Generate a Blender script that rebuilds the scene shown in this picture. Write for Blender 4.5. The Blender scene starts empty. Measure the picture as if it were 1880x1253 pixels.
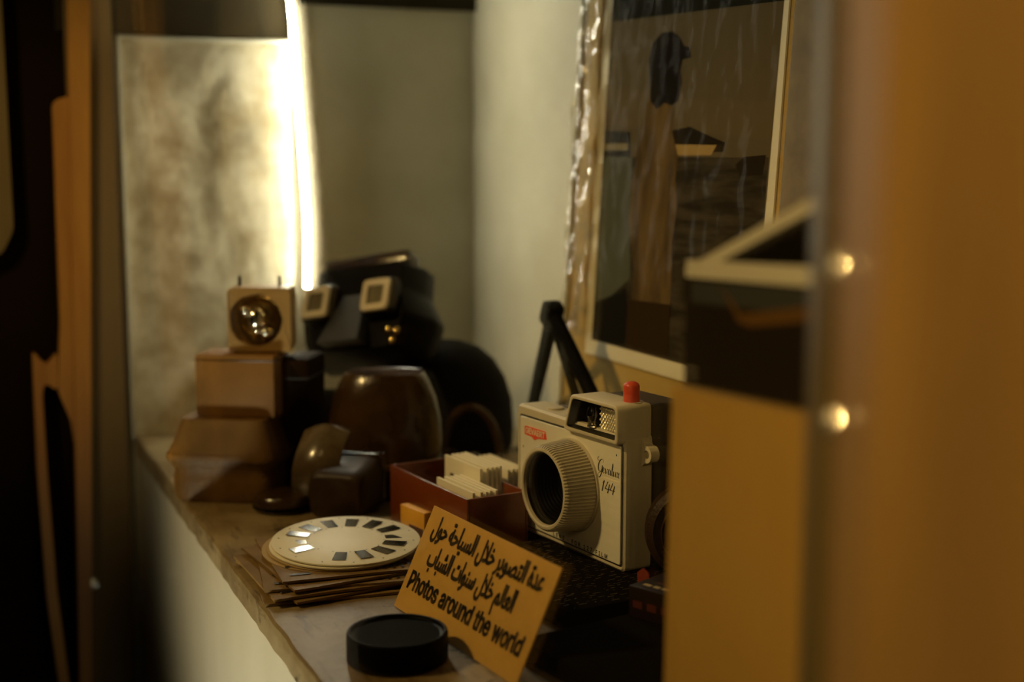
import bpy, bmesh, math, random
from math import sin, cos, pi, radians as R
from mathutils import Vector, Matrix, noise
from mathutils.geometry import tessellate_polygon

SC = bpy.context.scene
COL = SC.collection
random.seed(7)

# ------------------------------------------------------------------ camera, world, lights, exposure
# Metres. Shelf top is z = 0, its front edge lies along x = 0, y runs away along the case.
cd = bpy.data.cameras.new('camera')
cam = bpy.data.objects.new('camera', cd)
COL.objects.link(cam)
cam.location = (-.16, -1.254, .25)
cam.rotation_euler = (R(90 - 7.6), 0, R(-23))
cd.sensor_width = 36.0
cd.lens = 47.87
cd.clip_start = .02
cd.clip_end = 30
cd.dof.use_dof = True
cd.dof.focus_distance = .785
cd.dof.aperture_fstop = 4.3
SC.camera = cam

SC.view_settings.view_transform = 'Standard'
SC.view_settings.look = 'None'
SC.view_settings.gamma = 1
SC.view_settings.use_curve_mapping = False
SC.view_settings.exposure = 0.0

world = bpy.data.worlds.new('world')
SC.world = world
world.use_nodes = True
world.node_tree.nodes['Background'].inputs[0].default_value = (1, .62, .25, 1)
world.node_tree.nodes['Background'].inputs[1].default_value = .004


def lamp(name, kind, loc, aim, energy, color, **kw):
    d = bpy.data.lights.new(name, kind)
    d.energy = energy
    d.color = color
    for k, v in kw.items():
        setattr(d, k, v)
    o = bpy.data.objects.new(name, d)
    COL.objects.link(o)
    o.location = loc
    o.rotation_euler = (Vector(aim) - Vector(loc)).to_track_quat('-Z', 'Y').to_euler()
    return o


AMBER = (1, .67, .27)
lamp('warm_spot', 'SPOT', (-.85, -.45, .95), (.08, -.45, .12), 60.0, AMBER, spot_size=R(36), spot_blend=1.0, shadow_soft_size=.05)
lamp('warm_spot', 'SPOT', (-.90, -1.50, .62), (.06, -1.02, .29), 50.0, AMBER, spot_size=R(34), spot_blend=1.0, shadow_soft_size=.06)  # added spot, brightens only the jamb and the tan board
lamp('screen_fill', 'SPOT', (-.40, -.55, .50), (-.055, 0, .20), 6.5, AMBER, spot_size=R(40), spot_blend=1.0, shadow_soft_size=.04)  # added unseen spot that brightens the carved screen
lamp('fascia_fill', 'SPOT', (-.40, -.80, -.44), (.0, -.52, -.11), 34.0, (1, .97, .82), spot_size=R(54), spot_blend=1.0, shadow_soft_size=.08)  # added unseen lamp below the shelf, brightens the white fascia
LED = (1, .94, .74)
LED_POWER = 230


# ------------------------------------------------------------------ materials
def mat(name, col, rough=.6, metal=0, col2=None, nscale=40, namt=1.0, bump=0, bscale=200, spec=.5, coat=0,
        emit=0, trans=0, ior=1.45, stretch=None, detail=4):
    m = bpy.data.materials.new(name)
    m.use_nodes = True
    nt = m.node_tree
    b = nt.nodes['Principled BSDF']
    b.inputs['Base Color'].default_value = (*col, 1)
    b.inputs['Roughness'].default_value = rough
    b.inputs['Metallic'].default_value = metal
    b.inputs['Specular IOR Level'].default_value = spec
    b.inputs['Coat Weight'].default_value = coat
    b.inputs['Coat Roughness'].default_value = .12
    b.inputs['Transmission Weight'].default_value = trans
    b.inputs['IOR'].default_value = ior
    if emit:
        b.inputs['Emission Color'].default_value = (*col, 1)
        b.inputs['Emission Strength'].default_value = emit
    tc = nt.nodes.new('ShaderNodeTexCoord')
    mp = nt.nodes.new('ShaderNodeMapping')
    if stretch:
        mp.inputs['Scale'].default_value = stretch
    nt.links.new(tc.outputs['Object'], mp.inputs[0])
    if col2:
        n = nt.nodes.new('ShaderNodeTexNoise')
        n.inputs['Scale'].default_value = nscale
        n.inputs['Detail'].default_value = detail
        n.inputs['Roughness'].default_value = .62
        r = nt.nodes.new('ShaderNodeValToRGB')
        r.color_ramp.elements[0].position = .5 - .2 / max(namt, .01) * .5
        r.color_ramp.elements[1].position = .5 + .2 / max(namt, .01) * .5
        r.color_ramp.elements[0].color = (*col2, 1)
        r.color_ramp.elements[1].color = (*col, 1)
        nt.links.new(mp.outputs[0], n.inputs['Vector'])
        nt.links.new(n.outputs['Fac'], r.inputs[0])
        nt.links.new(r.outputs[0], b.inputs['Base Color'])
    if bump:
        n2 = nt.nodes.new('ShaderNodeTexNoise')
        n2.inputs['Scale'].default_value = bscale
        n2.inputs['Detail'].default_value = 3
        bp = nt.nodes.new('ShaderNodeBump')
        bp.inputs['Strength'].default_value = bump
        bp.inputs['Distance'].default_value = .002
        nt.links.new(mp.outputs[0], n2.inputs['Vector'])
        nt.links.new(n2.outputs['Fac'], bp.inputs['Height'])
        nt.links.new(bp.outputs[0], b.inputs['Normal'])
    return m


def clear_mat(name, tint, ior=1.45, rough=.02, bump=0, bscale=60, facmin=0.0, facmul=1.0):
    """thin clear sheet: see-through with a Fresnel sheen"""
    m = bpy.data.materials.new(name)
    m.use_nodes = True
    nt = m.node_tree
    nt.nodes.remove(nt.nodes['Principled BSDF'])
    out = nt.nodes['Material Output']
    t = nt.nodes.new('ShaderNodeBsdfTransparent')
    t.inputs[0].default_value = (*tint, 1)
    g = nt.nodes.new('ShaderNodeBsdfGlossy')
    g.inputs['Roughness'].default_value = rough
    fr = nt.nodes.new('ShaderNodeFresnel')
    fr.inputs[0].default_value = ior
    mx = nt.nodes.new('ShaderNodeMixShader')
    ma = nt.nodes.new('ShaderNodeMath')
    ma.operation = 'MULTIPLY_ADD'
    ma.inputs[1].default_value = facmul
    ma.inputs[2].default_value = facmin
    nt.links.new(fr.outputs[0], ma.inputs[0])
    nt.links.new(ma.outputs[0], mx.inputs[0])
    nt.links.new(t.outputs[0], mx.inputs[1])
    nt.links.new(g.outputs[0], mx.inputs[2])
    nt.links.new(mx.outputs[0], out.inputs[0])
    if bump:
        tc = nt.nodes.new('ShaderNodeTexCoord')
        n = nt.nodes.new('ShaderNodeTexNoise')
        n.inputs['Scale'].default_value = bscale
        bp = nt.nodes.new('ShaderNodeBump')
        bp.inputs['Strength'].default_value = bump
        bp.inputs['Distance'].default_value = .004
        nt.links.new(tc.outputs['Object'], n.inputs['Vector'])
        nt.links.new(n.outputs['Fac'], bp.inputs['Height'])
        nt.links.new(bp.outputs[0], g.inputs['Normal'])
        nt.links.new(bp.outputs[0], fr.inputs['Normal'])
    return m


M = dict(
    shelf=mat('worn cream paint', (.36, .275, .14), .5, col2=(.17, .11, .042), nscale=9, namt=.9, bump=.35, bscale=90, detail=9),
    fascia=mat('white fascia paint', (.76, .73, .62), .5, col2=(.68, .65, .53), nscale=14, namt=.5, bump=.05, stretch=(1, 1, .25)),
    wall=mat('wall paint', (.60, .56, .42), .62, col2=(.48, .44, .31), nscale=10, namt=.45, bump=.15, bscale=40),
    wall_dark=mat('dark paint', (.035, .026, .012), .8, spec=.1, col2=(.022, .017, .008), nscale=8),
    plaster=mat('mottled sheet', (.80, .74, .56), .34, col2=(.46, .38, .23), nscale=26, namt=.75, bump=.7, bscale=55, detail=9),
    sheet_edge=mat('sheet edge', (.75, .74, .62), .3, trans=.2),
    oak=mat('amber stained wood', (.42, .20, .025), .45, col2=(.30, .125, .014), nscale=14, namt=.6, stretch=(3, 3, .3)),
    jamb=mat('brown wood jamb', (.46, .26, .065), .6, spec=.2, col2=(.30, .17, .055), nscale=10, namt=.5, stretch=(3, 3, .3)),
    stile=mat('olive brown stile', (.17, .125, .045), .5, spec=.2, col2=(.12, .085, .028), nscale=10, stretch=(3, 3, .3)),
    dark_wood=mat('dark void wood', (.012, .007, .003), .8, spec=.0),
    board=mat('plain tan board', (.56, .335, .070), .65, col2=(.49, .28, .055), nscale=12, namt=.5, stretch=(1, 1, .4)),
    ply=mat('pale plywood', (.48, .34, .11), .55, spec=.2, col2=(.38, .26, .07), nscale=12, namt=.5, stretch=(1, 3, .25)),
    paper_white=mat('photo border paper', (.68, .63, .48), .5),
    kraft=mat('kraft card', (.60, .345, .062), .7, col2=(.53, .30, .050), nscale=60, namt=.35),
    ink=mat('black ink', (.012, .010, .008), .5),
    black_plastic=mat('black moulded plastic', (.003, .0027, .0024), .45, bump=.1, bscale=900, spec=.05),
    bakelite=mat('black bakelite', (.004, .0035, .003), .3, coat=.0, spec=.09),
    black_leather=mat('black leather', (.006, .005, .0035), .5, bump=.5, bscale=700, spec=.05),
    brown_leather=mat('brown glossy leather', (.050, .025, .007), .2, col2=(.030, .014, .004), nscale=30, coat=.4, bump=.15, bscale=500),
    dull_leather=mat('dull brown leather', (.040, .020, .006), .45, col2=(.022, .010, .003), nscale=30, bump=.15, bscale=500, spec=.3),
    tan_leather=mat('tan leather', (.155, .074, .010), .5, col2=(.11, .050, .006), nscale=30, bump=.3, bscale=500),
    cardboard=mat('tan carton', (.23, .105, .014), .65, col2=(.19, .085, .010), nscale=25),
    cream=mat('cream plastic', (.62, .52, .34), .45),
    camera_beige=mat('beige camera plastic', (.52, .465, .345), .48, bump=.05, bscale=1500),
    alu=mat('brushed faceplate', (.90, .87, .74), .36, metal=.3, col2=(.82, .79, .66), nscale=60, namt=.5, stretch=(.25, 1, 6)),
    camera_brown=mat('dark brown camera back', (.050, .036, .022), .45, bump=.1, bscale=900),
    red_plastic=mat('red plastic', (.55, .055, .018), .38),
    badge_red=mat('red enamel', (.75, .055, .012), .4),
    badge_white=mat('badge lettering', (.90, .80, .58), .5),
    chrome=mat('chrome', (.80, .77, .68), .16, metal=1),
    brass=mat('brass reflector', (.70, .50, .22), .14, metal=1),
    silver=mat('fluted reflector', (.92, .86, .66), .3, metal=.7),
    lens_black=mat('lens tube black', (.0018, .0016, .0014), .5, spec=.03),
    glass_dark=mat('dark lens glass', (.004, .004, .005), .06, coat=.6),
    olive_glass=mat('olive glass', (.12, .10, .045), .3),
    reel_card=mat('reel card', (.86, .82, .68), .5, col2=(.78, .73, .58), nscale=40, namt=.4),
    reel_tan=mat('aged reel card', (.42, .30, .14), .55),
    film=mat('film frame', (.008, .010, .009), .09, coat=.6),
    packet=mat('brown paper packet', (.25, .150, .042), .65, col2=(.17, .098, .024), nscale=50, namt=.5),
    slide_white=mat('slide mount card', (.80, .75, .60), .5),
    album=mat('black printed cover', (.006, .0045, .003), .7, spec=.0),
    print_gold=mat('faint gold print', (.075, .052, .022), .45),
    maroon=mat('dark maroon carton', (.010, .004, .002), .5, spec=.2),
    red_ink=mat('dull red print', (.060, .010, .004), .5),
    white_ink=mat('dull white print', (.38, .30, .17), .5),
    amber_plastic=mat('amber translucent plastic', (.21, .045, .006), .3, trans=.3, coat=.2),
    yellow=mat('yellow carton', (.78, .42, .05), .5, col2=(.70, .34, .03), nscale=30),
    grey_stone=mat('slate card', (.13, .14, .13), .6),
)
M['glass'] = clear_mat('case glass', (.97, .97, .94), facmul=.3)
M['sleeve'] = clear_mat('crinkled clear sleeve', (.97, .96, .92), rough=.2, bump=.35, bscale=70, facmin=.0, facmul=.004)
M['fold'] = clear_mat('sleeve fold', (.95, .93, .86), rough=.14, bump=1.0, bscale=70, facmin=.06, facmul=1.2)
M['bulb_glass'] = clear_mat('bulb glass', (.55, .52, .45), facmin=.15, rough=.03)
mled = bpy.data.materials.new('led light')
mled.use_nodes = True
bb = mled.node_tree.nodes['Principled BSDF']
bb.inputs['Base Color'].default_value = (1, 1, .9, 1)
bb.inputs['Emission Color'].default_value = (*LED, 1)
bb.inputs['Emission Strength'].default_value = LED_POWER
M['led'] = mled

# chips, scratches and grain in the shelf paint
nt_ = M['shelf'].node_tree
pb_ = nt_.nodes['Principled BSDF']
src_ = pb_.inputs['Base Color'].links[0].from_socket
co_ = nt_.nodes['Texture Coordinate'].outputs['Object']
for scale_, stretch_, lo_, hi_, dark_ in ((30, (1, 1, 1), .585, .62, (.055, .033, .012)), (60, (3.0, .35, 1), .54, .66, (.10, .062, .022)), (8, (1, 1, 1), .53, .68, (.17, .105, .04))):
    mp_ = nt_.nodes.new('ShaderNodeMapping')
    mp_.inputs['Scale'].default_value = stretch_
    mp_.inputs['Location'].default_value = (scale_ * .37, 1.7, 0)
    nz_ = nt_.nodes.new('ShaderNodeTexNoise')
    nz_.inputs['Scale'].default_value = scale_
    nz_.inputs['Detail'].default_value = 8
    nz_.inputs['Roughness'].default_value = .7
    mr_ = nt_.nodes.new('ShaderNodeMapRange')
    mr_.inputs['From Min'].default_value = lo_
    mr_.inputs['From Max'].default_value = hi_
    mix_ = nt_.nodes.new('ShaderNodeMix')
    mix_.data_type = 'RGBA'
    nt_.links.new(co_, mp_.inputs[0])
    nt_.links.new(mp_.outputs[0], nz_.inputs['Vector'])
    nt_.links.new(nz_.outputs['Fac'], mr_.inputs['Value'])
    nt_.links.new(mr_.outputs[0], mix_.inputs[0])
    nt_.links.new(src_, mix_.inputs[6])
    mix_.inputs[7].default_value = (*dark_, 1)
    src_ = mix_.outputs[2]
nt_.links.new(src_, pb_.inputs['Base Color'])


def flat(name, col, rough=.55):
    return mat(name, col, rough, spec=.0)


# ------------------------------------------------------------------ mesh helpers
I4 = Matrix.Identity(4)


def T(x, y, z):
    return Matrix.Translation((x, y, z))


def RX(a):
    return Matrix.Rotation(R(a), 4, 'X')


def RY(a):
    return Matrix.Rotation(R(a), 4, 'Y')


def RZ(a):
    return Matrix.Rotation(R(a), 4, 'Z')


class B:
    """collects shapes that make up ONE part"""

    def __init__(self):
        self.bm = bmesh.new()

    def box(self, c, s, bevel=0, seg=2, m=I4):
        bm = bmesh.new()
        bmesh.ops.create_cube(bm, size=1)
        for v in bm.verts:
            v.co = Vector((v.co.x * s[0], v.co.y * s[1], v.co.z * s[2]))
        if bevel:
            bmesh.ops.bevel(bm, geom=bm.edges[:], offset=min(bevel, .49 * min(s)), segments=seg, profile=.5, affect='EDGES')
        self._merge(bm, m @ T(*c))
        return self

    def _merge(self, bm, m):
        vs = [self.bm.verts.new(m @ v.co) for v in bm.verts]
        bm.verts.index_update()
        for f in bm.faces:
            try:
                self.bm.faces.new([vs[v.index] for v in f.verts])
            except ValueError:
                pass
        bm.free()

    def rings(self, rings, cap0=True, cap1=True, m=I4, closed=True):
        rv = [[self.bm.verts.new(m @ Vector(p)) for p in r] for r in rings]
        for a, b in zip(rv, rv[1:]):
            n = len(a)
            for i in range(n if closed else n - 1):
                j = (i + 1) % n
                self.bm.faces.new((a[i], a[j], b[j], b[i]))
        if cap0:
            self.bm.faces.new(list(reversed(rv[0])))
        if cap1:
            self.bm.faces.new(rv[-1])
        return self

    def lathe(self, prof, seg=48, m=I4, cap0=True, cap1=True, sx=1, sy=1, power=2.0):
        rs = []
        for r, z in prof:
            ring = []
            for i in range(seg):
                a = 2 * pi * i / seg
                c, s = cos(a), sin(a)
                k = 1.0 if power == 2 else (abs(c) ** power + abs(s) ** power) ** (-1 / power)
                ring.append((r * k * c * sx, r * k * s * sy, z))
            rs.append(ring)
        return self.rings(rs, cap0, cap1, m)

    def prism(self, poly, d, m=I4, bevel=0):
        """poly in x,y extruded from z=0 to z=d"""
        area = sum(a[0] * b[1] - b[0] * a[1] for a, b in zip(poly, poly[1:] + poly[:1]))
        if area < 0:
            poly = poly[::-1]
        if bevel:
            cx = sum(p[0] for p in poly) / len(poly)
            cy = sum(p[1] for p in poly) / len(poly)
            inn = inset(poly, bevel)
            rs = [[(x, y, 0) for x, y in inn], [(x, y, bevel) for x, y in poly], [(x, y, d - bevel) for x, y in poly], [(x, y, d) for x, y in inn]]
        else:
            rs = [[(x, y, 0) for x, y in poly], [(x, y, d) for x, y in poly]]
        return self.rings(rs, m=m)

    def tube(self, pts, r, seg=10, m=I4, caps=True, flat=1.0):
        pts = [Vector(p) for p in pts]
        rs = []
        up = None
        for i, p in enumerate(pts):
            d = (pts[min(i + 1, len(pts) - 1)] - pts[max(i - 1, 0)]).normalized()
            if up is None:
                up = Vector((0, 0, 1)) if abs(d.z) < .9 else Vector((1, 0, 0))
            a = d.cross(up).normalized()
            b = a.cross(d).normalized()
            up = b
            rr = r[i] if isinstance(r, (list, tuple)) else r
            rs.append([p + a * rr * cos(2 * pi * k / seg) + b * rr * flat * sin(2 * pi * k / seg) for k in range(seg)])
        return self.rings(rs, caps, caps, m)

    def sphere(self, c, r, m=I4, seg=20, n=12, power=2.0):
        rs = []
        for j in range(n + 1):
            t = -pi / 2 + pi * (j + .001 if j == 0 else j - .001 if j == n else j) / n
            z = sin(t)
            w = cos(t)
            if power != 2:
                z = math.copysign(abs(z) ** (2 / power), z)
                w = abs(w) ** (2 / power)
            ring = []
            for i in range(seg):
                a = 2 * pi * i / seg
                x, y = cos(a), sin(a)
                if power != 2:
                    x = math.copysign(abs(x) ** (2 / power), x)
                    y = math.copysign(abs(y) ** (2 / power), y)
                ring.append((c[0] + r[0] * w * x, c[1] + r[1] * w * y, c[2] + r[2] * z))
            rs.append(ring)
        return self.rings(rs, m=m)

    def poly(self, pts, m=I4):
        self.bm.faces.new([self.bm.verts.new(m @ Vector(p)) for p in pts])
        return self

    def done(self, name, material, parent=None, smooth=True, label=None, angle=35):
        bm = self.bm
        bmesh.ops.recalc_face_normals(bm, faces=bm.faces[:])
        me = bpy.data.meshes.new(name)
        bm.to_mesh(me)
        bm.free()
        for mm in (material if isinstance(material, list) else [material]):
            me.materials.append(mm)
        if smooth:
            me.shade_smooth()
            me.set_sharp_from_angle(angle=R(angle))
        o = bpy.data.objects.new(name, me)
        COL.objects.link(o)
        if parent:
            o.parent = parent
        if label:
            o['label'] = label
        return o


def inset(poly, d):
    n = len(poly)
    out = []
    for i in range(n):
        p0, p1, p2 = Vector(poly[i - 1]), Vector(poly[i]), Vector(poly[(i + 1) % n])
        e0 = (p1 - p0).normalized()
        e1 = (p2 - p1).normalized()
        n0 = Vector((-e0.y, e0.x))
        n1 = Vector((-e1.y, e1.x))
        k = (n0 + n1)
        k = k / max(k.dot(n0), .3) if k.length > 1e-6 else n0
        out.append(tuple(p1 + k * d))
    return out


def rpoly(pts, r, seg=5):
    """round the corners of a polygon"""
    n = len(pts)
    out = []
    for i in range(n):
        p0, p1, p2 = Vector(pts[i - 1]), Vector(pts[i]), Vector(pts[(i + 1) % n])
        rr = r[i] if isinstance(r, (list, tuple)) else r
        if rr <= 0:
            out.append(tuple(p1))
            continue
        a = p1 + (p0 - p1).normalized() * min(rr, (p0 - p1).length * .48)
        b = p1 + (p2 - p1).normalized() * min(rr, (p2 - p1).length * .48)
        for k in range(seg + 1):
            t = k / seg
            out.append(tuple(a * (1 - t) ** 2 + p1 * 2 * t * (1 - t) + b * t * t))
    return out


def rect(x0, y0, x1, y1):
    return [(x0, y0), (x1, y0), (x1, y1), (x0, y1)]


def thing(name, label, cat, loc=(0, 0, 0), rotz=0, group=None, rot=None):
    o = bpy.data.objects.new(name, None)
    o.empty_display_size = .02
    COL.objects.link(o)
    o.location = loc
    o.rotation_euler = rot if rot else (0, 0, R(rotz))
    return tag(o, label, cat, group)


def tag(o, label, cat, group=None):
    o['label'] = label
    o['category'] = cat
    if group:
        o['group'] = group
    return o


def structure(o, label=None):
    o['kind'] = 'structure'
    if label:
        o['label'] = label
    return o


def dup(root, loc, rot, label, group=None):
    r = root.copy()
    COL.objects.link(r)
    r.location = loc
    r.rotation_euler = rot
    r['label'] = label
    if group:
        r['group'] = group
    for ch in list(root.children):
        c = ch.copy()
        COL.objects.link(c)
        c.parent = r
    return r


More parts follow.
